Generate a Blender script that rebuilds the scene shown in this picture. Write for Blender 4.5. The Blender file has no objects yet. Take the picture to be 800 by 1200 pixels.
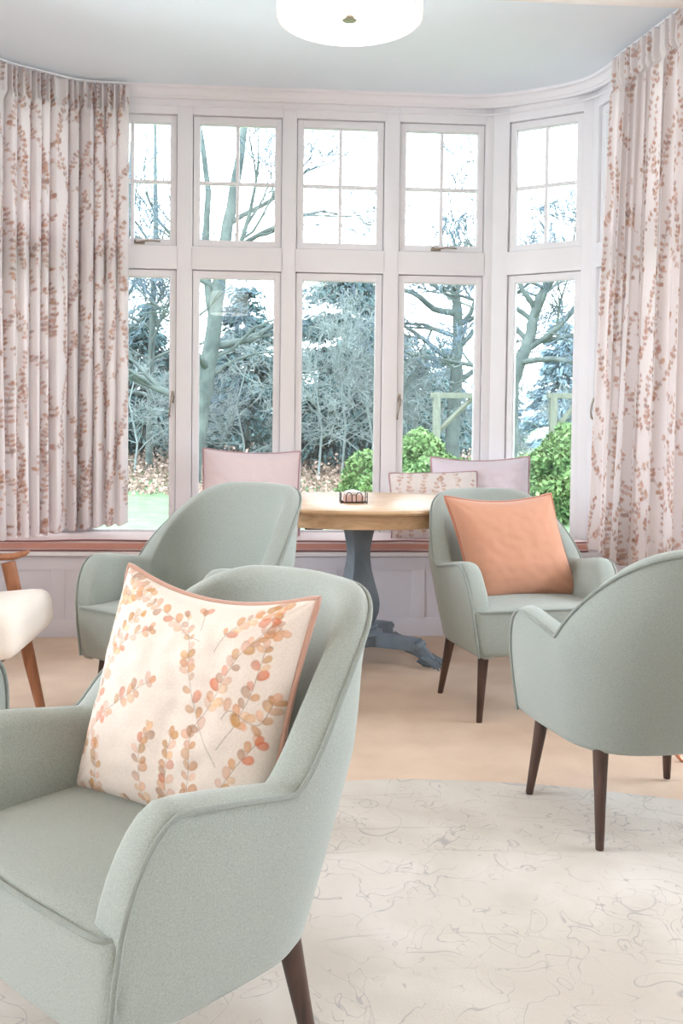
import bpy, bmesh, math, random
import numpy as np
from math import sin, cos, pi, sqrt, radians, atan2
from mathutils import Vector, Matrix, noise

scene = bpy.context.scene
COL = scene.collection
D2R = pi / 180

# ------------------------------------------------------------------ helpers
def tag(o, label=None, cat=None, group=None, kind=None):
    if label: o['label'] = label
    if cat: o['category'] = cat
    if group: o['group'] = group
    if kind: o['kind'] = kind
    return o

def mesh_obj(name, verts, faces, m=None, parent=None, smooth=True, sharp=None):
    me = bpy.data.meshes.new(name)
    me.from_pydata([tuple(v) for v in verts], [], faces)
    me.update()
    if smooth: me.polygons.foreach_set('use_smooth', [True] * len(me.polygons))
    o = bpy.data.objects.new(name, me)
    if m: me.materials.append(m)
    COL.objects.link(o)
    if parent: o.parent = parent
    if sharp is not None: me.set_sharp_from_angle(angle=radians(sharp))
    return o

def empty(name, loc=(0, 0, 0), rz=0, label=None, cat=None, group=None, kind=None):
    o = bpy.data.objects.new(name, None)
    o.empty_display_size = .1
    COL.objects.link(o)
    o.location = loc
    o.rotation_euler = (0, 0, rz)
    return tag(o, label, cat, group, kind)

def copy_tree(o, parent=None):
    kids = list(o.children)
    c = o.copy(); COL.objects.link(c); c.parent = parent
    for ch in kids: copy_tree(ch, c)
    return c

class MB:
    """collects shapes into one mesh"""
    def __init__(s): s.v = []; s.f = []
    def add(s, vs, fs):
        b = len(s.v); s.v += [tuple(v) for v in vs]; s.f += [tuple(i + b for i in f) for f in fs]
        return s
    def box(s, x0, x1, y0, y1, z0, z1, bev=0.0, M=None):
        bm = bmesh.new()
        bmesh.ops.create_cube(bm, size=1)
        for v in bm.verts:
            v.co = Vector(((x0 + x1) / 2 + v.co.x * (x1 - x0), (y0 + y1) / 2 + v.co.y * (y1 - y0), (z0 + z1) / 2 + v.co.z * (z1 - z0)))
        if bev: bmesh.ops.bevel(bm, geom=bm.edges[:], offset=bev, segments=2, profile=.7, affect='EDGES')
        if M is not None: bm.transform(M)
        bm.verts.index_update()
        s.add([v.co.copy() for v in bm.verts], [tuple(v.index for v in f.verts) for f in bm.faces])
        bm.free(); return s
    def tube(s, pts, r, n=10, closed=False, caps=True, sx=1.0):
        pts = [Vector(p) for p in pts]
        N = len(pts)
        rr = r if hasattr(r, '__len__') else [r] * N
        T = []
        for i in range(N):
            a = pts[(i - 1) % N] if (closed or i > 0) else pts[i]
            b = pts[(i + 1) % N] if (closed or i < N - 1) else pts[i]
            d = (b - a); d = d.normalized() if d.length > 1e-9 else Vector((0, 0, 1))
            T.append(d)
        up = Vector((0, 0, 1)) if abs(T[0].z) < .9 else Vector((1, 0, 0))
        nrm = (up - T[0] * up.dot(T[0])).normalized()
        vs = []
        for i in range(N):
            nrm = (nrm - T[i] * nrm.dot(T[i]))
            nrm = nrm.normalized() if nrm.length > 1e-6 else T[i].orthogonal().normalized()
            bi = T[i].cross(nrm)
            for k in range(n):
                a = 2 * pi * k / n
                vs.append(pts[i] + (nrm * cos(a) * sx + bi * sin(a)) * rr[i])
        fs = []
        for i in range(N if closed else N - 1):
            j = (i + 1) % N
            for k in range(n):
                l = (k + 1) % n
                fs.append((i * n + k, i * n + l, j * n + l, j * n + k))
        if caps and not closed:
            fs.append(tuple(range(n))[::-1]); fs.append(tuple((N - 1) * n + k for k in range(n)))
        return s.add(vs, fs)
    def lathe(s, prof, n=40, c=(0, 0, 0), sides=None):
        n = sides or n
        vs = []; fs = []
        for (r, z) in prof:
            for k in range(n):
                a = 2 * pi * (k + (.5 if sides else 0)) / n
                vs.append((c[0] + r * cos(a), c[1] + r * sin(a), c[2] + z))
        m = len(prof)
        for i in range(m - 1):
            for k in range(n):
                l = (k + 1) % n
                fs.append((i * n + k, i * n + l, (i + 1) * n + l, (i + 1) * n + k))
        fs.append(tuple(range(n))[::-1]); fs.append(tuple((m - 1) * n + k for k in range(n)))
        return s.add(vs, fs)
    def rbox(s, cx, cy, cz, w, d, h, r, n=14, fn=None):
        """rounded box from a subdivided cube, optional deformation"""
        bm = bmesh.new()
        bmesh.ops.create_cube(bm, size=2)
        bmesh.ops.subdivide_edges(bm, edges=bm.edges[:], cuts=n, use_grid_fill=True)
        H = Vector((w / 2, d / 2, h / 2))
        for v in bm.verts:
            q = Vector(v.co)
            p = Vector()
            for k in range(3):
                # concentrate loops near the edges
                q[k] = q[k] * (1.5 - .5 * q[k] * q[k])
                p[k] = q[k] * H[k]
            inn = Vector([max(-(H[k] - r), min(H[k] - r, p[k])) for k in range(3)])
            dd = p - inn
            if dd.length > 1e-9: p = inn + dd.normalized() * r
            v.co = p
        for v in bm.verts:
            p = v.co.copy()
            if fn: p = Vector(fn(p.x, p.y, p.z))
            v.co = p + Vector((cx, cy, cz))
        bm.verts.index_update()
        s.add([v.co.copy() for v in bm.verts], [tuple(v.index for v in f.verts) for f in bm.faces])
        bm.free(); return s
    def build(s, name, m=None, parent=None, smooth=True, sharp=40):
        return mesh_obj(name, s.v, s.f, m, parent, smooth, sharp)

# ------------------------------------------------------------------ materials
def new_mat(name):
    m = bpy.data.materials.new(name); m.use_nodes = True
    nt = m.node_tree; b = nt.nodes['Principled BSDF']
    return m, nt, b

def rgb(r, g, b):
    f = lambda c: (c / 255 / 12.92) if c / 255 <= .04045 else ((c / 255 + .055) / 1.055) ** 2.4
    return (f(r), f(g), f(b), 1)

def plain(name, col, rough=.6, metal=0, var=.06, vscale=6, bump=0, bscale=200, spec=.5, sheen=0):
    """base colour with gentle real variation in the stuff itself, optional fine bump"""
    m, nt, b = new_mat(name)
    N = nt.nodes; L = nt.links
    tc = N.new('ShaderNodeTexCoord')
    nz = N.new('ShaderNodeTexNoise'); nz.inputs['Scale'].default_value = vscale; nz.inputs['Detail'].default_value = 5
    L.new(tc.outputs['Object'], nz.inputs['Vector'])
    mx = N.new('ShaderNodeMix'); mx.data_type = 'RGBA'
    mx.inputs[6].default_value = tuple(c * (1 - var) for c in col[:3]) + (1,)
    mx.inputs[7].default_value = tuple(min(1, c * (1 + var)) for c in col[:3]) + (1,)
    L.new(nz.outputs['Fac'], mx.inputs[0]); L.new(mx.outputs[2], b.inputs['Base Color'])
    b.inputs['Roughness'].default_value = rough; b.inputs['Metallic'].default_value = metal
    b.inputs['Specular IOR Level'].default_value = spec
    if sheen: b.inputs['Sheen Weight'].default_value = sheen
    if bump:
        n2 = N.new('ShaderNodeTexNoise'); n2.inputs['Scale'].default_value = bscale; n2.inputs['Detail'].default_value = 2
        L.new(tc.outputs['Object'], n2.inputs['Vector'])
        bp = N.new('ShaderNodeBump'); bp.inputs['Strength'].default_value = bump; bp.inputs['Distance'].default_value = .002
        L.new(n2.outputs['Fac'], bp.inputs['Height']); L.new(bp.outputs['Normal'], b.inputs['Normal'])
    return m

def fabric(name, col, speck=.12, scale=420, sheen=.3):
    """woven cloth: two crossing fine wave patterns and a mottled yarn colour"""
    m, nt, b = new_mat(name); N = nt.nodes; L = nt.links
    tc = N.new('ShaderNodeTexCoord')
    nz = N.new('ShaderNodeTexNoise'); nz.inputs['Scale'].default_value = scale; nz.inputs['Detail'].default_value = 2
    L.new(tc.outputs['Object'], nz.inputs['Vector'])
    rp = N.new('ShaderNodeMapRange'); rp.inputs[1].default_value = .3; rp.inputs[2].default_value = .7
    L.new(nz.outputs['Fac'], rp.inputs[0])
    mx = N.new('ShaderNodeMix'); mx.data_type = 'RGBA'
    mx.inputs[6].default_value = tuple(c * (1 - speck) for c in col[:3]) + (1,)
    mx.inputs[7].default_value = tuple(min(1, c * (1 + speck)) for c in col[:3]) + (1,)
    L.new(rp.outputs[0], mx.inputs[0]); L.new(mx.outputs[2], b.inputs['Base Color'])
    b.inputs['Roughness'].default_value = .9
    b.inputs['Specular IOR Level'].default_value = .2
    b.inputs['Sheen Weight'].default_value = sheen
    wv = N.new('ShaderNodeTexWave'); wv.inputs['Scale'].default_value = 160; wv.bands_direction = 'Z'
    wv.inputs['Distortion'].default_value = 2
    wx = N.new('ShaderNodeTexWave'); wx.inputs['Scale'].default_value = 160; wx.bands_direction = 'DIAGONAL'
    wx.inputs['Distortion'].default_value = 2
    for w in (wv, wx): L.new(tc.outputs['Object'], w.inputs['Vector'])
    ad = N.new('ShaderNodeMath'); L.new(wv.outputs['Fac'], ad.inputs[0]); L.new(wx.outputs['Fac'], ad.inputs[1])
    bp = N.new('ShaderNodeBump'); bp.inputs['Strength'].default_value = .25; bp.inputs['Distance'].default_value = .001
    L.new(ad.outputs[0], bp.inputs['Height']); L.new(bp.outputs['Normal'], b.inputs['Normal'])
    return m

def printed(name, trans=0.0):
    """printed cloth: the print itself is in the colour attribute of the cloth"""
    m, nt, b = new_mat(name); N = nt.nodes; L = nt.links
    at = N.new('ShaderNodeAttribute'); at.attribute_name = 'print'
    tc = N.new('ShaderNodeTexCoord')
    nz = N.new('ShaderNodeTexNoise'); nz.inputs['Scale'].default_value = 350; nz.inputs['Detail'].default_value = 2
    L.new(tc.outputs['Object'], nz.inputs['Vector'])
    hs = N.new('ShaderNodeHueSaturation')
    rp = N.new('ShaderNodeMapRange'); rp.inputs[1].default_value = .3; rp.inputs[2].default_value = .7
    rp.inputs[3].default_value = .93; rp.inputs[4].default_value = 1.05
    L.new(nz.outputs['Fac'], rp.inputs[0]); L.new(rp.outputs[0], hs.inputs['Value'])
    L.new(at.outputs['Color'], hs.inputs['Color']); L.new(hs.outputs['Color'], b.inputs['Base Color'])
    b.inputs['Roughness'].default_value = .9; b.inputs['Specular IOR Level'].default_value = .2
    b.inputs['Sheen Weight'].default_value = .2
    bp = N.new('ShaderNodeBump'); bp.inputs['Strength'].default_value = .2; bp.inputs['Distance'].default_value = .001
    L.new(nz.outputs['Fac'], bp.inputs['Height']); L.new(bp.outputs['Normal'], b.inputs['Normal'])
    if trans:
        out = N['Material Output']
        tr = N.new('ShaderNodeBsdfTranslucent'); L.new(hs.outputs['Color'], tr.inputs['Color'])
        mx = N.new('ShaderNodeMixShader'); mx.inputs[0].default_value = trans
        L.new(b.outputs[0], mx.inputs[1]); L.new(tr.outputs[0], mx.inputs[2]); L.new(mx.outputs[0], out.inputs['Surface'])
    return m

def wood(name, c1, c2, scale=(1, 1, 1), rough=.45):
    m, nt, b = new_mat(name); N = nt.nodes; L = nt.links
    tc = N.new('ShaderNodeTexCoord'); mp = N.new('ShaderNodeMapping'); mp.inputs['Scale'].default_value = scale
    L.new(tc.outputs['Object'], mp.inputs['Vector'])
    nz = N.new('ShaderNodeTexNoise'); nz.inputs['Scale'].default_value = 6; nz.inputs['Detail'].default_value = 8
    nz.inputs['Distortion'].default_value = .6
    L.new(mp.outputs[0], nz.inputs['Vector'])
    cr = N.new('ShaderNodeValToRGB'); cr.color_ramp.elements[0].position = .3; cr.color_ramp.elements[1].position = .7
    cr.color_ramp.elements[0].color = c1; cr.color_ramp.elements[1].color = c2
    L.new(nz.outputs['Fac'], cr.inputs[0]); L.new(cr.outputs[0], b.inputs['Base Color'])
    b.inputs['Roughness'].default_value = rough
    bp = N.new('ShaderNodeBump'); bp.inputs['Strength'].default_value = .1; bp.inputs['Distance'].default_value = .002
    L.new(nz.outputs['Fac'], bp.inputs['Height']); L.new(bp.outputs['Normal'], b.inputs['Normal'])
    return m

def glass_mat():
    m, nt, b = new_mat('window_glass'); N = nt.nodes; L = nt.links
    N.remove(b)
    tr = N.new('ShaderNodeBsdfTransparent'); tr.inputs[0].default_value = (.97, .99, .99, 1)
    gl = N.new('ShaderNodeBsdfGlossy'); gl.inputs['Roughness'].default_value = .01
    fr = N.new('ShaderNodeFresnel'); fr.inputs['IOR'].default_value = 1.5
    mx = N.new('ShaderNodeMixShader')
    L.new(fr.outputs[0], mx.inputs[0]); L.new(tr.outputs[0], mx.inputs[1]); L.new(gl.outputs[0], mx.inputs[2])
    L.new(mx.outputs[0], N['Material Output'].inputs['Surface'])
    return m

def emit(name, col, s):
    m, nt, b = new_mat(name)
    b.inputs['Base Color'].default_value = (.8, .78, .72, 1)
    b.inputs['Emission Color'].default_value = col; b.inputs['Emission Strength'].default_value = s
    return m

M = {}
M['paint'] = plain('white_window_paint', rgb(240, 237, 241), rough=.45, var=.02)
M['gap'] = plain('dark_rebate_seal', rgb(120, 115, 125), rough=.8)
M['wall'] = plain('wall_paint', rgb(236, 228, 224), rough=.8, var=.02, bump=.1)
M['ceil'] = plain('ceiling_paint', rgb(238, 245, 253), rough=.9, var=.015, bump=.25, bscale=120)
M['panel'] = plain('bench_panel_paint', rgb(222, 220, 230), rough=.5, var=.03)
M['sage'] = fabric('sage_upholstery', rgb(151, 157, 151), speck=.14)
M['sage_pipe'] = fabric('sage_piping_cloth', rgb(136, 142, 137), speck=.1)
M['walnut'] = wood('walnut_leg', rgb(48, 34, 30), rgb(88, 62, 52), scale=(4, 4, .6))
M['oak'] = wood('oak_tabletop', rgb(190, 150, 112), rgb(222, 186, 148), scale=(1, 7, 7), rough=.38)
M['teak'] = wood('warm_teak', rgb(140, 88, 58), rgb(182, 124, 90), scale=(5, 5, 1))
M['greywood'] = wood('blue_grey_painted_wood', rgb(92, 104, 116), rgb(118, 130, 142), scale=(2, 2, 1), rough=.5)
M['cream'] = fabric('cream_boucle', rgb(236, 224, 214), speck=.06)
M['peach'] = fabric('peach_linen', rgb(192, 139, 114), speck=.07)
M['peach_pipe'] = fabric('terracotta_piping_cloth', rgb(180, 120, 98), speck=.05)
M['pink'] = fabric('blush_pink_linen', rgb(238, 220, 224), speck=.05)
M['pink_pipe'] = fabric('mauve_piping_cloth', rgb(192, 156, 162), speck=.05)
M['lilac'] = fabric('pale_lilac_linen', rgb(234, 222, 232), speck=.05)
M['bench'] = fabric('bench_cushion_cloth', rgb(238, 216, 216), speck=.05)
M['bench_side'] = fabric('bench_cushion_boxing', rgb(206, 150, 138), speck=.05)
M['bench_pipe'] = fabric('bench_cushion_piping', rgb(150, 100, 100), speck=.05)
M['tan_pipe'] = fabric('tan_rose_piping_cloth', rgb(182, 142, 126), speck=.05)
M['print'] = printed('printed_cushion_linen')
M['curtain'] = printed('printed_curtain_cloth', trans=.38)
M['metal'] = plain('brushed_nickel', rgb(170, 160, 150), rough=.35, metal=1, var=.03)
M['black'] = plain('black_wire', rgb(40, 36, 38), rough=.4, var=.05)
M['copper'] = plain('copper_tube', rgb(214, 150, 126), rough=.3, metal=1, var=.03)
M['ceramic'] = plain('white_ceramic', rgb(238, 232, 228), rough=.3, var=.02)
M['paper'] = plain('pink_sachet_paper', rgb(224, 186, 178), rough=.7, var=.05, vscale=60)
M['glass'] = glass_mat()
M['shade'] = emit('lit_lamp_shade', (1, .93, .80, 1), 2.4)
M['diffuser'] = emit('lit_lamp_diffuser', (1, .95, .86, 1), 6)

# carpet
def carpet_mat():
    m, nt, b = new_mat('beige_pile_carpet'); N = nt.nodes; L = nt.links
    tc = N.new('ShaderNodeTexCoord')
    n1 = N.new('ShaderNodeTexNoise'); n1.inputs['Scale'].default_value = 260; n1.inputs['Detail'].default_value = 3
    n2 = N.new('ShaderNodeTexNoise'); n2.inputs['Scale'].default_value = 5; n2.inputs['Detail'].default_value = 4
    for n in (n1, n2): L.new(tc.outputs['Object'], n.inputs['Vector'])
    ad = N.new('ShaderNodeMath'); ad.operation = 'ADD'; L.new(n1.outputs['Fac'], ad.inputs[0]); L.new(n2.outputs['Fac'], ad.inputs[1])
    cr = N.new('ShaderNodeMapRange'); cr.inputs[1].default_value = .75; cr.inputs[2].default_value = 1.25; L.new(ad.outputs[0], cr.inputs[0])
    mx = N.new('ShaderNodeMix'); mx.data_type = 'RGBA'; mx.inputs[6].default_value = rgb(202, 174, 151); mx.inputs[7].default_value = rgb(220, 194, 171)
    L.new(cr.outputs[0], mx.inputs[0]); L.new(mx.outputs[2], b.inputs['Base Color'])
    b.inputs['Roughness'].default_value = 1; b.inputs['Specular IOR Level'].default_value = .1; b.inputs['Sheen Weight'].default_value = .2
    bp = N.new('ShaderNodeBump'); bp.inputs['Strength'].default_value = .5; bp.inputs['Distance'].default_value = .004
    L.new(n1.outputs['Fac'], bp.inputs['Height']); L.new(bp.outputs['Normal'], b.inputs['Normal'])
    return m
M['carpet'] = carpet_mat()

def rug_mat():
    """cream rug with a worn, thinly drawn grey pattern; rings follow the round edge"""
    m, nt, b = new_mat('distressed_cream_rug'); N = nt.nodes; L = nt.links
    tc = N.new('ShaderNodeTexCoord')
    def math_(op, a, bb=None, c=None):
        n = N.new('ShaderNodeMath'); n.operation = op
        for i, x in enumerate((a, bb, c)):
            if x is None: continue
            if hasattr(x, 'is_linked'): L.new(x, n.inputs[i])
            else: n.inputs[i].default_value = x
        return n.outputs[0]
    def nz(scale, detail=3, dist=0.0, off=0):
        mp = N.new('ShaderNodeMapping'); mp.inputs['Location'].default_value = (off, off * .7, 0)
        L.new(tc.outputs['Object'], mp.inputs['Vector'])
        n = N.new('ShaderNodeTexNoise'); n.inputs['Scale'].default_value = scale; n.inputs['Detail'].default_value = detail
        n.inputs['Distortion'].default_value = dist
        L.new(mp.outputs[0], n.inputs['Vector']); return n.outputs['Fac']
    def contour(fac, level, w):
        d = math_('ABSOLUTE', math_('SUBTRACT', fac, level))
        r = N.new('ShaderNodeMapRange'); r.inputs[1].default_value = 0; r.inputs[2].default_value = w
        r.inputs[3].default_value = 1; r.inputs[4].default_value = 0
        L.new(d, r.inputs[0]); return r.outputs[0]
    def gate(fac, lo, hi):
        r = N.new('ShaderNodeMapRange'); r.inputs[1].default_value = lo; r.inputs[2].default_value = hi
        L.new(fac, r.inputs[0]); return r.outputs[0]
    a = nz(3.2, 1.5, 1.2, 3); b2 = nz(6.5, 2, 1.6, 9); c2 = nz(11, 1.5, 1.0, 21)
    l1 = math_('MULTIPLY', contour(a, .50, .005), gate(nz(5, 3, 0, 5), .42, .52))
    l2 = math_('MULTIPLY', contour(b2, .47, .009), gate(nz(3.3, 3, 0, 13), .44, .54))
    l3 = math_('MULTIPLY', contour(c2, .55, .013), gate(nz(4.3, 3, 0, 33), .46, .56))
    # rings
    sp = N.new('ShaderNodeSeparateXYZ'); L.new(tc.outputs['Object'], sp.inputs[0])
    rad = math_('SQRT', math_('ADD', math_('MULTIPLY', sp.outputs[0], sp.outputs[0]), math_('MULTIPLY', sp.outputs[1], sp.outputs[1])))
    rw = math_('ADD', rad, math_('MULTIPLY', nz(7, 3, 0, 41), .05))
    rings = None
    for R in (1.72, 1.86, 2.10, 1.30):
        q = contour(rw, R, .005)
        q = math_('MULTIPLY', q, math_('MULTIPLY', gate(nz(6, 2, 0, 50 + R * 9), .42, .6), .6))
        rings = q if rings is None else math_('MAXIMUM', rings, q)
    # small motifs in the border band
    vo = N.new('ShaderNodeTexVoronoi'); vo.inputs['Scale'].default_value = 9
    L.new(tc.outputs['Object'], vo.inputs['Vector'])
    mo = contour(math_('ADD', vo.outputs['Distance'], math_('MULTIPLY', nz(18, 2, 0, 2), .35)), .44, .03)
    band = math_('MULTIPLY', gate(rad, 1.70, 1.74), gate(nz(5, 2, 0, 61), .44, .56))
    mo = math_('MULTIPLY', math_('MULTIPLY', mo, band), .8)
    ln = math_('MAXIMUM', math_('MAXIMUM', math_('MAXIMUM', l1, l2), math_('MAXIMUM', l3, rings)), mo)
    mx = N.new('ShaderNodeMix'); mx.data_type = 'RGBA'; mx.inputs[6].default_value = rgb(198, 189, 180); mx.inputs[7].default_value = rgb(216, 209, 203)
    L.new(gate(nz(2.2, 6, .5, 71), .38, .62), mx.inputs[0])
    m2 = N.new('ShaderNodeMix'); m2.data_type = 'RGBA'; m2.inputs[7].default_value = rgb(142, 138, 142)
    L.new(mx.outputs[2], m2.inputs[6]); L.new(math_('MULTIPLY', ln, .6), m2.inputs[0])
    L.new(m2.outputs[2], b.inputs['Base Color'])
    b.inputs['Roughness'].default_value = .95; b.inputs['Specular IOR Level'].default_value = .1
    bp = N.new('ShaderNodeBump'); bp.inputs['Strength'].default_value = .3; bp.inputs['Distance'].default_value = .003
    L.new(nz(240, 2), bp.inputs['Height']); L.new(bp.outputs['Normal'], b.inputs['Normal'])
    return m
M['rug'] = rug_mat()

# ------------------------------------------------------------------ leaf print painter
CREAM = np.array(rgb(218, 204, 194)[:3])
LEAF = [np.array(rgb(*c)[:3]) * .88 for c in ((214, 150, 104), (226, 172, 140), (204, 146, 92), (196, 140, 70), (216, 122, 84), (222, 178, 158), (180, 134, 104), (232, 184, 140))]
LEAFC = [np.array(rgb(*c)[:3]) for c in ((200, 140, 112), (214, 164, 142), (192, 130, 100), (204, 152, 108), (184, 146, 134), (222, 180, 160))]

class Print:
    """paints leaves and stems into a regular cloth grid (metres)"""
    def __init__(s, nu, nv, W, H, base):
        s.nu, s.nv, s.W, s.H = nu, nv, W, H
        s.img = np.tile(np.array(base, dtype=np.float64), (nv, nu, 1))
        s.du = W / (nu - 1); s.dv = H / (nv - 1)
    def _win(s, x, y, r):
        i0 = max(0, int((x - r) / s.du)); i1 = min(s.nu, int((x + r) / s.du) + 2)
        j0 = max(0, int((y - r) / s.dv)); j1 = min(s.nv, int((y + r) / s.dv) + 2)
        if i1 <= i0 or j1 <= j0: return None
        X, Y = np.meshgrid(np.arange(i0, i1) * s.du, np.arange(j0, j1) * s.dv)
        return (slice(j0, j1), slice(i0, i1)), X - x, Y - y
    def leaf(s, x, y, ang, ln, wd, col, al, rnd):
        w = s._win(x, y, ln)
        if w is None: return
        sl, X, Y = w
        a = X * cos(ang) + Y * sin(ang); b = -X * sin(ang) + Y * cos(ang)
        k = (a / (ln / 2)); bb = b / (wd / 2 * (1 + .25 * k))
        d = np.sqrt(k * k + bb * bb)
        soft = min(.5, 1.4 * s.du / wd * 1.0 + .06)
        mask = np.clip((1 - d) / soft, 0, 1)
        tone = 1.0 - .22 * np.clip(d, 0, 1) ** 3 + .18 * k * rnd.uniform(-1, 1)
        m = (mask * al * np.clip(.86 + .2 * np.clip(d, 0, 1) ** 4 + .15 * bb * rnd.uniform(-1, 1), .4, 1))[..., None]
        s.img[sl] = s.img[sl] * (1 - m) + np.clip(col * tone[..., None], 0, 1) * m
    def line(s, p, q, wd, col, al):
        x0, y0 = p; x1, y1 = q; L_ = math.hypot(x1 - x0, y1 - y0)
        if L_ < 1e-6: return
        w = s._win((x0 + x1) / 2, (y0 + y1) / 2, L_ / 2 + wd + s.du)
        if w is None: return
        sl, X, Y = w
        dx, dy = (x1 - x0) / L_, (y1 - y0) / L_
        a = X * dx + Y * dy; b = -X * dy + Y * dx
        e = np.maximum(np.abs(a) - L_ / 2, 0); d = np.sqrt(b * b + e * e)
        hw = max(wd, s.du * .8)
        m = (np.clip((hw - d) / (s.du * .8), 0, 1) * al * min(1, wd / hw + .25))[..., None]
        s.img[sl] = s.img[sl] * (1 - m) + col * m
    def spray(s, pts, cols, rnd, ln=.026, gap=.024, start=.12, al=.85, stem=(148, 128, 110)):
        # smooth the stem
        P = []
        for i in range(len(pts) - 1):
            p0 = pts[max(i - 1, 0)]; p1 = pts[i]; p2 = pts[i + 1]; p3 = pts[min(i + 2, len(pts) - 1)]
            for k in range(8):
                t = k / 8
                P.append(tuple(.5 * ((2 * p1[j]) + (-p0[j] + p2[j]) * t + (2 * p0[j] - 5 * p1[j] + 4 * p2[j] - p3[j]) * t * t + (-p0[j] + 3 * p1[j] - 3 * p2[j] + p3[j]) * t ** 3) for j in range(2)))
        P.append(tuple(pts[-1]))
        sc = np.array(rgb(*stem)[:3])
        tot = sum(math.dist(P[i], P[i + 1]) for i in range(len(P) - 1))
        for i in range(len(P) - 1): s.line(P[i], P[i + 1], .0011, sc, .75)
        acc = 0; nxt = tot * start; side = 1
        for i in range(len(P) - 1):
            seg = math.dist(P[i], P[i + 1]); ang = atan2(P[i + 1][1] - P[i][1], P[i + 1][0] - P[i][0])
            while acc + seg >= nxt and nxt <= tot:
                t = (nxt - acc) / max(seg, 1e-9)
                x = P[i][0] + (P[i + 1][0] - P[i][0]) * t; y = P[i][1] + (P[i + 1][1] - P[i][1]) * t
                for sd in ((side, -side) if rnd.random() < .75 else (side,)):
                    l = ln * rnd.uniform(.75, 1.15) * (1 - .25 * nxt / tot)
                    a = ang + sd * rnd.uniform(.45, 1.0)
                    s.leaf(x + cos(a) * l * .55, y + sin(a) * l * .55, a, l, l * rnd.uniform(.58, .78), cols[rnd.randrange(len(cols))] * rnd.uniform(.85, 1.1), al * rnd.uniform(.7, 1), rnd)
                side = -side; nxt += gap * rnd.uniform(.7, 1.3)
            acc += seg
        s.leaf(P[-1][0], P[-1][1], ang, ln * .8, ln * .5, cols[rnd.randrange(len(cols))], al, rnd)

def set_print(o, cols):
    me = o.data
    at = me.color_attributes.new('print', 'FLOAT_COLOR', 'POINT')
    a = np.ones((len(me.vertices), 4), dtype=np.float32); a[:, :3] = cols
    at.data.foreach_set('color', a.ravel())

# ------------------------------------------------------------------ camera
def add_camera():
    cd = bpy.data.cameras.new('camera'); cam = bpy.data.objects.new('camera', cd); COL.objects.link(cam)
    F = 1100.0; pitch = 0.0341088; roll = 0.0115327; yaw = -0.0684395; cy = 534.407
    cd.sensor_fit = 'HORIZONTAL'; cd.sensor_width = 24.0; cd.lens = F / 800 * 24.0
    cd.shift_y = -(600 - cy) / 800.0
    fwd = Vector((-sin(yaw) * cos(pitch), cos(yaw) * cos(pitch), -sin(pitch)))
    right = Vector((cos(yaw), sin(yaw), 0)); up = right.cross(fwd)
    # roll of the picture: scene appears turned clockwise by roll
    r2 = right * cos(roll) + up * sin(roll); u2 = up * cos(roll) - right * sin(roll)
    m = Matrix((r2, u2, -fwd)).transposed().to_4x4(); m.translation = Vector((0, 0, 1.155))
    cam.matrix_world = m; cd.clip_start = .05; cd.clip_end = 300
    scene.camera = cam
add_camera()

# ------------------------------------------------------------------ room shell
ZC = 3.06          # bay ceiling
ZR = 2.985         # main room ceiling
A2 = radians(33.0); A3 = radians(80.5)
YW = 5.5
CR = (1.255, YW); CL = (-1.155, YW)
L2 = .594
BR = (CR[0] + L2 * cos(A2), CR[1] - L2 * sin(A2)); BL = (CL[0] - L2 * cos(A2), BR[1])
L3 = 1.12
ER = (BR[0] + L3 * cos(A3), BR[1] - L3 * sin(A3)); EL = (BL[0] - L3 * cos(A3), ER[1])
YB = ER[1]         # line of the bay opening
RX0, RX1, RY0 = -3.3, 3.2, -3.2
LEV = [0.487, 2.034, 2.168, 2.915]

def structure(o): o['kind'] = 'structure'; return o

# floor
o = mesh_obj('floor', [(RX0 - .1, RY0 - .1, 0), (RX1 + .1, RY0 - .1, 0), (RX1 + .1, YW + .1, 0), (RX0 - .1, YW + .1, 0),
                       (RX0 - .1, RY0 - .1, -.12), (RX1 + .1, RY0 - .1, -.12), (RX1 + .1, YW + .1, -.12), (RX0 - .1, YW + .1, -.12)],
             [(0, 1, 2, 3), (7, 6, 5, 4), (0, 4, 5, 1), (1, 5, 6, 2), (2, 6, 7, 3), (3, 7, 4, 0)], M['carpet'], smooth=False)
structure(o)
# ceilings
pl = [EL, BL, CL, CR, BR, ER]
def grow(p, d):
    c = Vector((.05, 4.6)); v = Vector(p) - c
    return tuple(Vector(p) + v.normalized() * d)
bp_ = [grow(p, .25) for p in pl]
n = len(bp_)
o = mesh_obj('ceiling', [(x, y, ZC) for x, y in bp_] + [(x, y, ZC + .2) for x, y in bp_],
             [tuple(range(n)), tuple(range(2 * n - 1, n - 1, -1))] + [(i, (i + 1) % n, (i + 1) % n + n, i + n) for i in range(n)], M['ceil'], smooth=False)
structure(o)
o = MB().box(RX0 - .1, RX1 + .1, RY0 - .1, YB - .02, ZR, ZR + .28).build('ceiling', M['wall'], smooth=False); structure(o)

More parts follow.
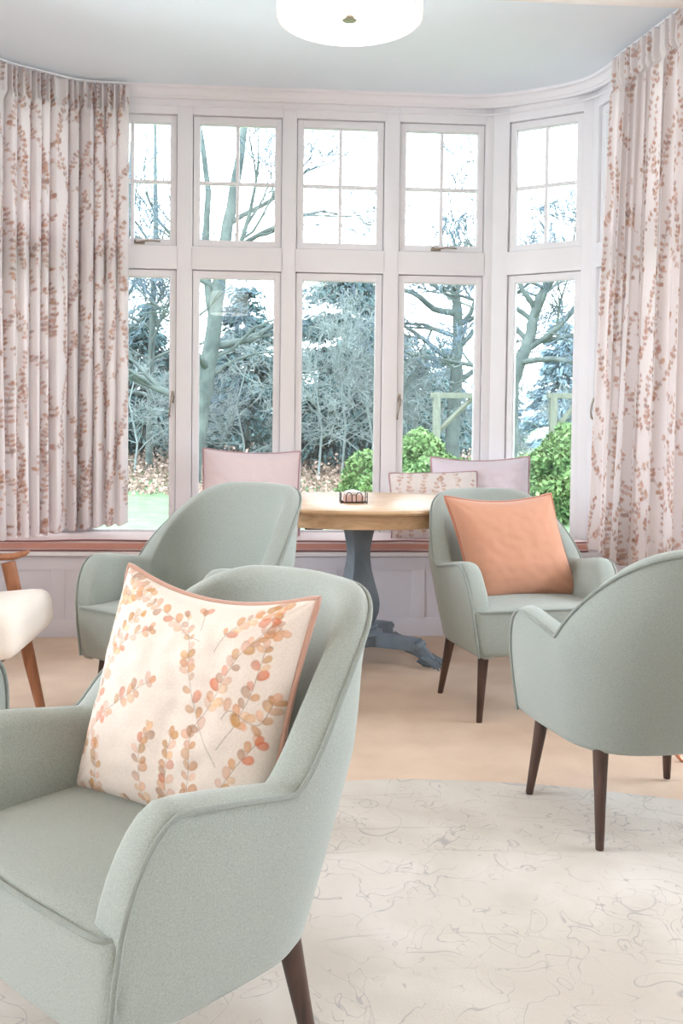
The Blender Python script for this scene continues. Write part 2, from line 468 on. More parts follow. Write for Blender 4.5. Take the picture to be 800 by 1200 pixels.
# walls of the main room; unseen side openings added for fill light
def wall_with_holes(name, ax, pos, th, a0, a1, z1, holes):
    b = MB()
    xs = sorted([a0, a1] + [h[0] for h in holes] + [h[1] for h in holes])
    def bx(p0, p1, q0, q1):
        if ax == 'y': b.box(p0, p1, pos, pos + th, q0, q1)
        else: b.box(pos, pos + th, p0, p1, q0, q1)
    for i in range(len(xs) - 1):
        h = [h for h in holes if abs(h[0] - xs[i]) < 1e-6 and abs(h[1] - xs[i + 1]) < 1e-6]
        if h:
            bx(xs[i], xs[i + 1], 0, h[0][2]); bx(xs[i], xs[i + 1], h[0][3], z1)
        else: bx(xs[i], xs[i + 1], 0, z1)
    return structure(b.build(name, M['wall'], smooth=False))
wall_with_holes('wall_back', 'y', RY0 - .2, .2, RX0 - .2, RX1 + .2, ZR, [])
wall_with_holes('wall_left', 'x', RX0 - .2, .2, RY0, YB, ZR, [(-2.8, -1.2, .6, 2.5), (-.9, .7, .6, 2.5), (2.1, 3.7, .6, 2.5)])
wall_with_holes('wall_right', 'x', RX1, .2, RY0, YB, ZR, [(-2.8, -1.2, .6, 2.5), (-.9, .7, .6, 2.5), (2.1, 3.7, .6, 2.5)])
o = MB().box(RX0 - .2, EL[0] - .16, YB, YB + .2, 0, ZR + .3).build('wall_front', M['wall'], smooth=False); structure(o)
o = MB().box(ER[0] + .16, RX1 + .2, YB, YB + .2, 0, ZR + .3).build('wall_front', M['wall'], smooth=False); structure(o)

# ------------------------------------------------------------------ bay windows
def facet_matrix(p, ang):
    """local x runs along the facet, local +y out of the room"""
    return Matrix.Translation((p[0], p[1], 0)) @ Matrix.Rotation(ang, 4, 'Z')

def ring(b, x0, x1, z0, z1, w, wt, wb, y0, y1, bev=.003):
    b.box(x0, x0 + w, y0, y1, z0, z1, bev); b.box(x1 - w, x1, y0, y1, z0, z1, bev)
    b.box(x0 + w - .002, x1 - w + .002, y0, y1, z1 - wt, z1, bev); b.box(x0 + w - .002, x1 - w + .002, y0, y1, z0, z0 + wb, bev)

def stay_handle(mat, parent, x, z, vertical=True):
    b = MB()
    if vertical:
        b.box(x - .009, x + .009, -.004, .004, z - .035, z + .035, .003)
        b.lathe([(.010, 0), (.012, .004), (.010, .02), (.006, .024)], 12)
        # turn the boss so it points into the room
        k = len(b.v) - 48
        b.v[k:] = [(x + vx, -.004 - vz, z + vy) for vx, vy, vz in b.v[k:]]
        b.tube([(x, -.026, z + .004), (x - .006, -.034, z - .03), (x - .012, -.036, z - .07), (x - .016, -.03, z - .1), (x - .014, -.022, z - .112)], [.0065, .0055, .005, .0055, .007], 10)
    else:
        b.box(x - .03, x + .03, -.004, .004, z - .008, z + .008, .003)
        b.tube([(x - .02, -.008, z), (x + .01, -.024, z + .004), (x + .06, -.026, z + .010), (x + .12, -.02, z + .008)], [.006, .006, .0045, .005], 10)
        b.lathe([(.008, 0), (.010, .01), (.005, .016)], 12, c=(x - .02, -.014, z))
    o = b.build('handle', M['metal'], parent); return o

WN = [0]
def window_light(mat, x0, x1, z0, z1, bars=False, handle=None):
    WN[0] += 1
    root = bpy.data.objects.new('window_%d' % WN[0], None); COL.objects.link(root); root.matrix_world = mat
    root['kind'] = 'structure'; root.empty_display_size = .1
    g = .0035
    b = MB(); ring(b, x0 + g, x1 - g, z0 + g, z1 - g, .036, .042, .036, -.002, .05, .004)
    b.build('sash', M['paint'], root, smooth=False)
    b = MB()
    ring(b, x0 + .036, x1 - .036, z0 + .036, z1 - .042, .006, .006, .006, .012, .03, .002)
    b.build('glazing_bead', M['paint'], root, smooth=False)
    if bars:
        xm = (x0 + x1) / 2; zm = (z0 + z1) / 2 - .005
        o = MB().box(xm - .0095, xm + .0095, .008, .04, z0 + .036, z1 - .04, .004).build('glazing_bar', M['paint'], root, smooth=False)
        o = MB().box(x0 + .036, x1 - .036, .010, .038, zm - .0095, zm + .0095, .004).build('glazing_bar', M['paint'], root, smooth=False)
    MB().box(x0 + .035, x1 - .035, .022, .026, z0 + .035, z1 - .041).build('glass_pane', M['glass'], root, smooth=False)
    if handle: stay_handle(mat, root, handle[0], handle[1], handle[2])
    return root

def facet(p, ang, width, lights, tn, left_ext=0.0, right_ext=0.0):
    """framework round the lights: head, transom, sill, posts and mullions with a shallow step"""
    mat = facet_matrix(p, ang)
    b = MB(); T0, T1 = -.02, .10
    xs = [0 - left_ext] + [q for l in lights for q in l[:2]] + [width + right_ext]
    for i in range(0, len(xs), 2):
        b.box(xs[i], xs[i + 1], T0, T1, LEV[0] - .04, LEV[3] + .1, .004)
    for (x0, x1) in [l[:2] for l in lights]:
        b.box(x0 - .01, x1 + .01, T0, T1, LEV[1], LEV[2], .004)
        b.box(x0 - .01, x1 + .01, T0, T1, LEV[3], LEV[3] + .1, .004)
        b.box(x0 - .01, x1 + .01, T0, T1, LEV[0] - .05, LEV[0], .004)
        # stops behind the sash
        for z0, z1 in ((LEV[0], LEV[1]), (LEV[2], LEV[3])):
            ring(b, x0 - .002, x1 + .002, z0 - .002, z1 + .002, .014, .014, .014, .052, .07, .002)
    b.box(-left_ext, width + right_ext, T0 + .004, T1 - .004, LEV[3] + .09, ZC + .02)
    b.box(-left_ext, width + right_ext, T0 + .004, T1 + .1, -.1, LEV[0] - .045)
    o = b.build('trim_%d' % tn, M['paint'], smooth=False); o.matrix_world = mat; structure(o)
    return mat

EX = [-.587, -.498, .013, .098, .607, .697, 1.199]
fl = [(-1.099 - CL[0], EX[0] - CL[0]), (EX[1] - CL[0], EX[2] - CL[0]), (EX[3] - CL[0], EX[4] - CL[0]), (EX[5] - CL[0], EX[6] - CL[0])]
W1 = CR[0] - CL[0]
m1 = facet(CL, 0, W1, fl, 1)
hz = 1.30
hnd = {0: ((fl[0][1] - .02, hz, True), (fl[0][0] + .30, LEV[2] + .014, False)), 1: (None, None), 2: (None, None),
       3: ((fl[3][0] + .018, hz, True), (fl[3][0] + .22, LEV[2] + .014, False))}
for i, (a, b_) in enumerate(fl):
    window_light(m1, a, b_, LEV[0], LEV[1], False, hnd[i][0])
    window_light(m1, a, b_, LEV[2], LEV[3], True, hnd[i][1])
l2 = [(.098, .529)]
m2 = facet(CR, -A2, L2, l2, 2, .0, .0)
window_light(m2, .098, .529, LEV[0], LEV[1]); window_light(m2, .098, .529, LEV[2], LEV[3], True)
l3 = [(.066, .56), (.63, 1.08)]
m3 = facet(BR, -A3, L3, l3, 3, .0, 0)
for k, (a, b_) in enumerate(l3):
    window_light(m3, a, b_, LEV[0], LEV[1], False, (a + .02, hz + .01, True) if k == 0 else None); window_light(m3, a, b_, LEV[2], LEV[3], True)
# mirrored side, mostly behind the left curtain
m4 = facet(BL, A2, L2, [(L2 - .529, L2 - .098)], 4)
window_light(m4, L2 - .529, L2 - .098, LEV[0], LEV[1]); window_light(m4, L2 - .529, L2 - .098, LEV[2], LEV[3], True)
m5 = facet(EL, A3, L3, [(L3 - 1.08, L3 - .63), (L3 - .56, L3 - .066)], 5)
for (a, b_) in [(L3 - 1.08, L3 - .63), (L3 - .56, L3 - .066)]:
    window_light(m5, a, b_, LEV[0], LEV[1]); window_light(m5, a, b_, LEV[2], LEV[3], True)
# corner posts fill the outer wedge
b = MB()
for (x, y) in (CL, CR, BR, BL, ER, EL):
    b.lathe([(.055, -.1), (.055, ZC + .02)], 16, c=(x + (.03 if x > 0 else -.03), y + .05, 0))
structure(b.build('trim_6', M['paint']))
# cornice: a stepped moulding bent round the bay, corners eased
def round_path(P, r, n=7):
    out = [Vector(P[0])]
    for i in range(1, len(P) - 1):
        a, c, b2 = Vector(P[i - 1]), Vector(P[i]), Vector(P[i + 1])
        d0 = (a - c).normalized(); d1 = (b2 - c).normalized()
        p0 = c + d0 * r; p1 = c + d1 * r
        for k in range(n + 1):
            t = k / n
            out.append(p0 * (1 - t) ** 2 + c * 2 * t * (1 - t) + p1 * t * t)
    out.append(Vector(P[-1])); return out
def offset_path(P, d):
    Q = []
    for i in range(len(P)):
        a = P[max(i - 1, 0)]; b2 = P[min(i + 1, len(P) - 1)]
        t = (b2 - a).normalized(); Q.append(P[i] + Vector((t.y, -t.x)) * d)
    return Q
inner = [EL, BL, CL, CR, BR, ER]
base = round_path(inner, .22)
prof = [(.0, -.062), (.022, -.062), (.024, -.050), (.030, -.047), (.034, -.034), (.050, -.018), (.066, -.014), (.070, .01), (.0, .01)]
vs = []; fs = []
for (d, z) in prof:
    for p in offset_path(base, d + .018): vs.append((p.x, p.y, ZC + z))
nb = len(base); npf = len(prof)
for j in range(npf):
    for i in range(nb - 1):
        k = (j + 1) % npf
        fs.append((j * nb + i, j * nb + i + 1, k * nb + i + 1, k * nb + i))
structure(mesh_obj('trim_7', vs, fs, M['paint'], sharp=30))
# thin picture rail line under the cornice
b = MB(); pth = offset_path(base, .02)
b.tube([(p.x, p.y, ZC - .095) for p in pth], .006, 6)
structure(b.build('trim_8', M['paint']))

# ------------------------------------------------------------------ window seat
SB = .462
def bay_poly(yf, inset):
    q = offset_path([Vector(p) for p in (EL, BL, CL, CR, BR, ER)], inset)
    # cut at the front line y = yf
    def cut(p, r): t = (yf - p.y) / (r.y - p.y); return Vector((p.x + (r.x - p.x) * t, yf))
    return [cut(q[0], q[1]), q[1], q[2], q[3], q[4], cut(q[4], q[5])]
YS = 5.05
seat = empty('window_seat', (0, YS, 0), label='white panelled built-in window seat running under the bay window', cat='window seat')
pp = bay_poly(YS, .024)
def prism(P, z0, z1):
    n = len(P)
    return [(p.x, p.y - YS, z0) for p in P] + [(p.x, p.y - YS, z1) for p in P], [tuple(range(n)), tuple(range(2 * n - 1, n - 1, -1))] + [(i, i + n, (i + 1) % n + n, (i + 1) % n) for i in range(n)]
v_, f_ = prism(bay_poly(YS + .02, .024), 0.0, SB - .02)
mesh_obj('carcass', v_, f_, M['panel'], seat, smooth=False)
v_, f_ = prism(bay_poly(YS - .012, .022), SB - .022, SB)
mesh_obj('seat_board', v_, f_, M['paint'], seat, smooth=False)
b = MB(); x0, x1 = pp[0].x + .01, pp[-1].x - .01
b.box(x0, x1, .012, .022, SB - .10, SB - .03, .003)
b.box(x0, x1, .012, .022, 0.0, .10, .003)
nst = 7
for i in range(nst + 1):
    xx = x0 + (x1 - x0) * i / nst
    b.box(max(x0, xx - .035), min(x1, xx + .035), .012, .022, .095, SB - .095, .003)
b.build('front_panel', M['panel'], seat, smooth=False)

# one long cushion following the bay
def bench_cushion():
    root = empty('bench_cushion', (0, YS, SB), label='long blush bench cushion with dark piping lying on the window seat', cat='cushion')
    P = round_path([tuple(p) for p in bay_poly(YS - .005, .045)] , .05, 4)
    out = [Vector((p.x, p.y - YS)) for p in P]
    c = Vector((.05, .2)); h = .062; r = .016
    vs = []; fs = []; n = len(out)
    rings = [(r, 0), (r * .3, .004), (0, r), (0, h - r), (r * .3, h - .004), (r, h)]
    for (ins, z) in rings:
        for p in out:
            d = (p - c); q = c + d * (1 - ins / max(d.length, .1))
            q = Vector((p.x - (1 if p.x > 0 else -1) * ins * (abs(p.x) > .9), p.y + ins if p.y < .03 else p.y - ins))
            vs.append((q.x, q.y, z))
    for j in range(len(rings) - 1):
        for i in range(n):
            k = (i + 1) % n
            fs.append((j * n + i, j * n + k, (j + 1) * n + k, (j + 1) * n + i))
    fs.append(tuple(range(n))[::-1]); fs.append(tuple((len(rings) - 1) * n + i for i in range(n)))
    pad = mesh_obj('cushion_pad', vs, fs, M['bench'], root, sharp=50)
    pad.data.materials.append(M['bench_side'])
    for p_ in pad.data.polygons:
        if abs(p_.normal.z) < .3: p_.material_index = 1
    for nm, z in (('piping', h - .004), ('piping', .004)):
        xs = np.linspace(out[0].x + .02, out[-1].x - .02, 60)
        b = MB(); b.tube([(x, -.006 + .002 * sin(x * 7), z + .003 * sin(x * 4.3 + z * 90) + .002 * sin(x * 11)) for x in xs], .0045, 8)
        b.build(nm, M['bench_pipe'], root)
    return root
bench_cushion()

# ------------------------------------------------------------------ curtains
def curtain(name, label, pathpts, zt, zb_fn, flare, seed, cloth_w, hem_curve=None):
    rnd = random.Random(seed)
    P = round_path(pathpts, .10, 6)
    # even samples along the path
    cum = [0]
    for i in range(1, len(P)): cum.append(cum[-1] + (P[i] - P[i - 1]).length)
    Ltot = cum[-1]
    def at(s):
        s = max(0, min(Ltot - 1e-6, s)); i = 0
        while cum[i + 1] < s: i += 1
        t = (s - cum[i]) / (cum[i + 1] - cum[i]); p = P[i].lerp(P[i + 1], t)
        d = (P[i + 1] - P[i]).normalized(); return p, d
    # average tangent for a smooth normal
    nu = 680; nv = 400
    H = zt - .5
    folds = int(Ltot / .066)
    # irregular fold phase
    wob = [rnd.uniform(-.35, .35) for _ in range(folds + 3)]
    amp = [rnd.uniform(.6, 1.25) for _ in range(folds + 3)]
    S = np.linspace(0, 1, nu)
    base_p = []; base_n = []
    for s in S:
        p, d = at(s * Ltot); p2, d2 = at(min(s * Ltot + .03, Ltot)); p3, d3 = at(max(s * Ltot - .03, 0))
        dd = (d + d2 + d3).normalized(); base_p.append(p); base_n.append(Vector((dd.y, -dd.x)))
    bp = np.array([[p.x, p.y] for p in base_p]); bn = np.array([[q.x, q.y] for q in base_n])
    bt = np.stack([-bn[:, 1], bn[:, 0]], 1)
    ph = S * folds + np.interp(S * folds, range(folds + 3), wob)
    am = np.interp(S * folds, range(folds + 3), amp)
    am2 = np.interp(S * folds * .37 + 3, range(folds + 3), amp)
    V = np.linspace(0, 1, nv)           # 0 top, 1 hem
    verts = np.zeros((nv, nu, 3))
    for j, v in enumerate(V):
        zb = np.array([zb_fn(s) for s in S])
        hd = v * H
        # gathered heading: narrow pencil pleats for the first .16 m
        k = np.clip((hd - .13) / .06, 0, 1); k = k * k * (3 - 2 * k)
        tight = .006 * am * np.sin(ph * 2 * pi * 1.0 + .8) + .017 * np.sin(ph * 4 * pi + 1.1)
        full = (.025 + .018 * v) * am * np.sin(2 * pi * ph * (1 + 0 * v) + .8 + .5 * np.sin(v * 2.2 + S * 9)) + .010 * am2 * np.sin(2 * pi * ph * .5 + v * 1.5) + .006 * np.sin(4 * pi * ph + v * 3)
        cinch = -.012 * math.exp(-((hd - .155) / .02) ** 2)
        off = tight * (1 - k) + full * k + cinch
        lat = .010 * k * np.cos(2 * pi * ph + .8) * am
        fl = flare * (v ** 1.2) * (1 - S) ** 1.0
        verts[j, :, 0] = bp[:, 0] + bn[:, 0] * off + bt[:, 0] * (lat - fl)
        verts[j, :, 1] = bp[:, 1] + bn[:, 1] * off + bt[:, 1] * (lat - fl)
        verts[j, :, 2] = zt + (zb - zt) * v + .006 * np.sin(ph * 2 * pi) * (v > .98) - .006 * np.abs(np.sin(ph * pi)) * (hd < .03)
    fs = []
    idx = np.arange(nv * nu).reshape(nv, nu)
    q = np.stack([idx[:-1, :-1], idx[:-1, 1:], idx[1:, 1:], idx[1:, :-1]], -1).reshape(-1, 4)
    root = empty(name, (0, 0, 0), label=label, cat='curtain', group='leaf-sprig curtains of the bay')
    o = mesh_obj('curtain_cloth', verts.reshape(-1, 3), q.tolist(), M['curtain'], root)
    # print
    pr = Print(nu, nv, cloth_w, H, rgb(248, 241, 241)[:3])
    for k in range(int(cloth_w / .105)):
        x = (k + .5) * .105 + rnd.uniform(-.03, .03); y = rnd.uniform(-.3, .1)
        while y < H:
            l = rnd.uniform(.26, .50)
            a = rnd.uniform(-.16, .16); c = rnd.uniform(-.05, .05)
            pts = [(x - a * .4, y + l), (x + c, y + l * .66), (x + a * .2 + c, y + l * .33), (x + a * .6, y)]
            pr.spray(pts, LEAFC, rnd, ln=.031, gap=rnd.uniform(.022, .034), al=.88, start=.05, stem=(170, 136, 124))
            if rnd.random() < .6:
                a2 = rnd.choice((-1, 1)) * rnd.uniform(.07, .14)
                pr.spray([(x, y + l * .5), (x + a2 * .6, y + l * .4), (x + a2, y + l * .2)], LEAFC, rnd, ln=.030, gap=.03, al=.8, start=.15, stem=(170, 136, 124))
            y += l * rnd.uniform(.9, 1.2)
    set_print(o, pr.img.reshape(-1, 3))
    o.modifiers.new('thick', 'SOLIDIFY').thickness = .002
    # heading tape and track
    b = MB(); b.tube([(p.x, p.y, zt + .008) for p in P], .006, 8)
    b.build('curtain_track', M['paint'], root)
    return root

lp = [(-.845, 5.375), (-1.10, 5.37), (-1.47, 5.11), (-1.60, 4.6), (-1.66, 4.2)]
curtain('curtain', 'pink leaf-sprig curtain hanging at the left of the bay', lp, ZC - .025,
        lambda s: .575 - .05 * min(1, s * 3.0), .0, 5, 3.0)
rp = [(1.70, 4.74), (1.75, 4.42), (1.82, 3.95)]
curtain('curtain', 'pink leaf-sprig curtain hanging at the right of the bay', rp, ZC - .03,
        lambda s: .50 - .03 * min(1, s * 3), .13, 9, 2.4)

# ------------------------------------------------------------------ ceiling lamps
def drum_lamp(loc, label):
    root = empty('pendant_lamp', loc, label=label, cat='lamp', group='white drum pendant lamps')
    R = .217; h = .24
    # shade: thin wall, slightly tapered
    b = MB(); vs = []; fs = []; n = 64
    for (r, z) in ((R, 0), (R - .006, h), (R - .010, h), (R - .004, 0)):
        for k in range(n): a = 2 * pi * k / n; vs.append((r * cos(a), r * sin(a), z))
    for j in range(4):
        for k in range(n):
            fs.append((j * n + k, j * n + (k + 1) % n, ((j + 1) % 4) * n + (k + 1) % n, ((j + 1) % 4) * n + k))
    mesh_obj('lamp_shade', vs, fs, M['shade'], root, sharp=40)
    b = MB(); b.lathe([(R - .012, .008), (R - .012, .014)], 64); b.build('diffuser', M['diffuser'], root)
    b = MB(); b.lathe([(.004, -.012), (.022, -.010), (.026, -.002), (.024, .008)], 32); b.build('finial', M['metal'], root)
    b = MB(); b.lathe([(.006, .01), (.006, ZR - loc[2] - .02)], 12)
    b.lathe([(.02, h - .03), (.02, h + .02)], 16); b.build('stem', M['metal'], root)
    b = MB(); b.lathe([(.055, ZR - loc[2] - .025), (.06, ZR - loc[2] - .02), (.06, ZR - loc[2])], 32); b.build('ceiling_rose', M['paint'], root)
    for z, r in ((.002, R - .001), (h, R - .007)):
        b = MB(); b.tube([(r * cos(2 * pi * k / 48), r * sin(2 * pi * k / 48), z) for k in range(48)], .003, 6, closed=True)
        b.build('shade_trim', M['ceramic'], root)
    return root
drum_lamp((.203, 2.83, 2.365), 'lit white drum pendant lamp hanging over the rug')
drum_lamp((-.55, .45, 2.365), 'lit white drum pendant lamp seen only as a reflection in the window')

# ------------------------------------------------------------------ sage tub armchair
def chair_profile(t):
    """t 0..1 from arm front to middle of the back: outer plan point, rim height"""
    A, F_, Y1, B = .315, .242, .03, .280
    la = (F_ + Y1); lb = .50; tot = la + lb
    s = t * tot
    if s <= la:
        y = -F_ + s; x = A - .012 * ((y - (-.05)) / .22) ** 2 * (1 if y < -.05 else 0)
        nx, ny = 1.0, 0.0
        ph = 0
    else:
        ph = (s - la) / lb * pi / 2
        p = .82
        x = A * cos(ph) ** p; y = Y1 + (B - Y1) * sin(ph) ** p
        if ph >= pi / 2 - 1e-6: x = 0.0; y = B
        nx, ny = cos(ph), sin(ph) * 1.05
        l = math.hypot(nx, ny); nx /= l; ny /= l
    return x, y, nx, ny, ph

def rim_height(t):
    A = .30
    # arm: rounded front, gentle dip, then sweeping rise into the back
    tot = .772
    s = t * tot
    r = .095
    if s < r: h = .395 + .205 * sqrt(max(0, 1 - (1 - s / r) ** 2))
    else: h = .600
    h -= .036 * min(1, max(0, (s - r) / (.31 - r)) ** 1.2)
    # two straight-ish sweeps meet the arm in a soft V, then round over into the crown
    k = min(1, max(0, s - .300) / .37)
    e = .03; kk = (k * k / (k + e)) * (1 + e)
    h += .270 * (.12 * kk + .88 * sin(kk * pi / 2)) + .008 * max(0, (s - .55) / .222)
    return h

def make_armchair():
    root = empty('armchair', (0, 0, 0))
    ts = sorted(set([0, .004, .012, .024, .04, .06, .085, .11, .14] + [round(.14 + .86 * i / 44, 5) for i in range(1, 45)]))
    stations = [(t, 1) for t in ts] + [(t, -1) for t in ts[-2::-1]]
    ZB = .250; NO, NT, NI = 12, 9, 12
    vs = []; seam = []
    def place_at(t, sd, n_, z):
        x, y, nx, ny, ph = chair_profile(t)
        wback = sin(ph) ** 1.3 if ph > 0 else 0.0
        tp = -.034 * (max(0, (.60 - z)) / .35) ** 1.6
        ln = .150 * wback * max(0, z - ZB) / .6 + .035 * (1 - wback) * min(1, ph) * max(0, (z - .5)) / .3
        fl = .010 * (1 - wback) * max(0, min(1, (z - .3) / .3))
        nn = n_ + tp + ln + fl
        q = max(0, min(1, (z - .555) / .22)); q = q * q * (3 - 2 * q)
        return (sd * (x + nx * nn) * (1 - .12 * q), y + ny * nn + .012 * q * wback, z)
    for (t, sd) in stations:
        x, y, nx, ny, ph = chair_profile(t)
        Hh = rim_height(t)
        wback = sin(ph) ** 1.3 if ph > 0 else 0.0
        th = .078 - .012 * wback
        if t < .1: th = .078 - .010 * (1 - t / .1)
        def place(n_, z): return place_at(t, sd, n_, z)
        loop = []
        lo = [(-.05, ZB), (-.022, ZB), (-.008, ZB + .006), (0, ZB + .022)]
        for k in range(1, NO - 3):
            f = k / (NO - 4); loop.append((0, ZB + .022 + (Hh - .016 - ZB - .022) * f))
        loop = lo + loop
        seam_pt = (0.001, Hh - .004)
        # rounded top from outer seam to inner face
        for k in range(NT):
            a = pi * (k + .6) / (NT + .2)
            cx = -th / 2
            loop.append((cx + th / 2 * cos(a), Hh - .016 + (.024) * sin(a) - .010 * (k / NT)))
        zi0 = Hh - .030; zi1 = min(.385, zi0 - .004)
        for k in range(NI):
            f = (k + .3) / NI; z = zi0 + (zi1 - zi0) * f
            pad = .045 * wback * sin(f * pi * .5) + .014 * (1 - wback) * sin(f * pi) * (1 if t > .05 else 0)
            loop.append((-th - pad, z))
        loop.append((-th - .02, zi1 - .01)); loop.append((-th, ZB + .02))
        for (n_, z) in loop: vs.append(place(n_, z))
        seam.append(place(.0015, Hh - .008))
    K = NO - 1 + NT + NI + 2 + 0
    K = len(vs) // len(stations)
    fs = []
    for i in range(len(stations) - 1):
        for k in range(K):
            l = (k + 1) % K
            fs.append((i * K + k, (i + 1) * K + k, (i + 1) * K + l, i * K + l))
    fs.append(tuple(range(K))); fs.append(tuple((len(stations) - 1) * K + k for k in range(K))[::-1])
    shell = mesh_obj('shell', vs, fs, M['sage'], root)
    bm = bmesh.new(); bm.from_mesh(shell.data); bmesh.ops.recalc_face_normals(bm, faces=bm.faces); bm.to_mesh(shell.data); bm.free()
    shell.data.polygons.foreach_set('use_smooth', [True] * len(shell.data.polygons))
    # welt along rim and down both fronts
    def front(sd):
        P = [place_at(0, sd, .0015, z) for z in (ZB + .006, .28, .31, .34, .37)]
        return [(p[0], p[1] - .001, p[2]) for p in P]
    pts = front(1) + seam[1:-1] + front(-1)[::-1]
    b = MB(); b.tube(pts, .0048, 8); b.build('piping', M['sage_pipe'], shell)
    # seat with boxed front
    def fn(px, py, pz):
        up = max(0, pz) / .085
        f = max(0, -py) / .25
        wd = 1 - .02 * (1 - up) - .10 * (max(0, -pz) / .09) ** 1.3 - .30 * (max(0, py) / .23) ** 2
        ny_ = py - .018 * (1 - (px / .29) ** 2) * f - .006 * up * f
        if pz < 0: ny_ += .004 * (-pz / .085) * f
        nz_ = pz + .018 * up * (1 - (px / .3) ** 2) * (1 - (py / .27) ** 2)
        return (px * wd, ny_, nz_)
    b = MB(); b.rbox(0, -.016, .342, .592, .46, .180, .020, 16, fn)
    st = b.build('seat', M['sage'], root)
    P = []
    for k in range(41):
        px = -.285 + .57 * k / 40
        e = abs(px) / .285
        P.append((px, -.244 - .003 - .020 * (1 - (px / .29) ** 2) + .018 * max(0, (e - .90) / .1) ** 2 - .004, .432 - .004 + .003 * (1 - e * e)))
    b = MB(); b.tube(P, .0048, 8); b.build('piping', M['sage_pipe'], st)
    # four tapered splayed legs
    for sx in (1, -1):
        for sy in (-1, 1):
            b = MB()
            t0 = Vector((sx * .222, sy * .160 - .01, .275)); t1 = Vector((sx * .250, sy * .20, 0.0))
            b.tube([t1, t1 + Vector((0, 0, .004)), t1.lerp(t0, .5), t0], [.0105, .0115, .0165, .0225], 20)
            b.build('leg', M['walnut'], root)
    return root

proto = make_armchair()
CH = [((-.238, 1.665), -47.0, 1.00, 'sage tub armchair in the foreground holding the large leaf-print cushion'),
      ((-.335, 3.575), -38.5, 1.075, 'sage tub armchair facing left, in front of the pink cushion on the window seat'),
      ((1.005, 3.825), 11.5, 1.03, 'sage tub armchair beside the table holding the peach cushion'),
      ((1.084, 2.71), 192.7, 1.0, 'sage tub armchair seen from behind at the right edge, standing on the rug edge'),
      ((-1.018, 2.20), 160, 1.0, 'sage armchair of which only a sliver of arm shows at the left edge')]
chairs = []
for i, (p, a, s, lab) in enumerate(CH):
    c = proto if i == 0 else copy_tree(proto)
    c.location = (p[0], p[1], .006 if i in (0, 3, 4) else 0); c.rotation_euler = (0, 0, radians(a)); c.scale = (s, s, s)
    tag(c, lab, 'armchair', 'matching sage tub armchairs'); chairs.append(c)

# ------------------------------------------------------------------ cushions
def pillow(label, loc, rot, w, h, th, mat, pipe, N=72, print_fn=None, pinch=.07, seed=1, wrinkle=.004, sag=0.0, shear=0.0):
    root = empty('cushion', loc, label=label, cat='cushion'); root.rotation_euler = rot
    U = np.linspace(-1, 1, N)
    front = []; back = []
    rnd = random.Random(seed); ox = rnd.uniform(0, 50)
    def shape(u, v, side):
        x = w / 2 * u * (1 - pinch * (1 - v * v) * abs(u) ** 2)
        z = h / 2 * v * (1 - pinch * .8 * (1 - u * u) * abs(v) ** 2)
        x -= shear * z
        z -= sag * (1 - u * u) * (v > 0) * v * v
        e = max(0, (1 - u ** 4)) ** .55 * max(0, (1 - v ** 4)) ** .55
        t = th / 2 * e * (1 - .22 * (u * u + v * v) / 2)
        wr = noise.noise(Vector((u * 2.2 + ox, v * 2.2, side * 3))) * wrinkle * 2 * e + noise.noise(Vector((u * 6 + ox, v * 6, side * 7))) * wrinkle * e
        # little pull creases fanning from the corners
        cr = abs(u) ** 3 * abs(v) ** 3
        wr += .004 * sin(atan2(1.02 - abs(v), 1.02 - abs(u)) * 14) * (abs(u * v)) ** 2 * e
        return (x, side * (t + wr), z)
    vs = []; 
    for v in U:
        for u in U: vs.append(shape(u, v, -1))
    nb_ = N * N
    bidx = {}
    for j, v in enumerate(U):
        for i, u in enumerate(U):
            if i in (0, N - 1) or j in (0, N - 1): bidx[(i, j)] = j * N + i
            else: bidx[(i, j)] = len(vs); vs.append(shape(u, v, 1))
    fs = []
    for j in range(N - 1):
        for i in range(N - 1):
            fs.append((j * N + i, j * N + i + 1, (j + 1) * N + i + 1, (j + 1) * N + i))
            fs.append((bidx[(i, j)], bidx[(i, j + 1)], bidx[(i + 1, j + 1)], bidx[(i + 1, j)]))
    o = mesh_obj('cushion_cover', vs, fs, mat, root)
    if print_fn:
        img = print_fn(N, w, h)
        cols = np.tile(np.array(CREAM), (len(vs), 1)); cols[:nb_] = img.reshape(-1, 3)
        for (i, j), k in bidx.items(): cols[k] = img[j, i]
        set_print(o, cols)
    # welt round the edge
    E_ = []
    M_ = 40
    for k in range(M_): E_.append((-1 + 2 * k / M_, -1))
    for k in range(M_): E_.append((1, -1 + 2 * k / M_))
    for k in range(M_): E_.append((1 - 2 * k / M_, 1))
    for k in range(M_): E_.append((-1, 1 - 2 * k / M_))
    pts = []
    for (u, v) in E_:
        # ease the corner
        c = max(0, abs(u) + abs(v) - 1.9) * .09
        x, y, z = shape(u, v, -1); pts.append((x * (1 - c) * 1.004, 0, z * (1 - c) * 1.004))
    b = MB(); b.tube(pts, .0062, 8, closed=True); b.build('piping', pipe, root)
    return root

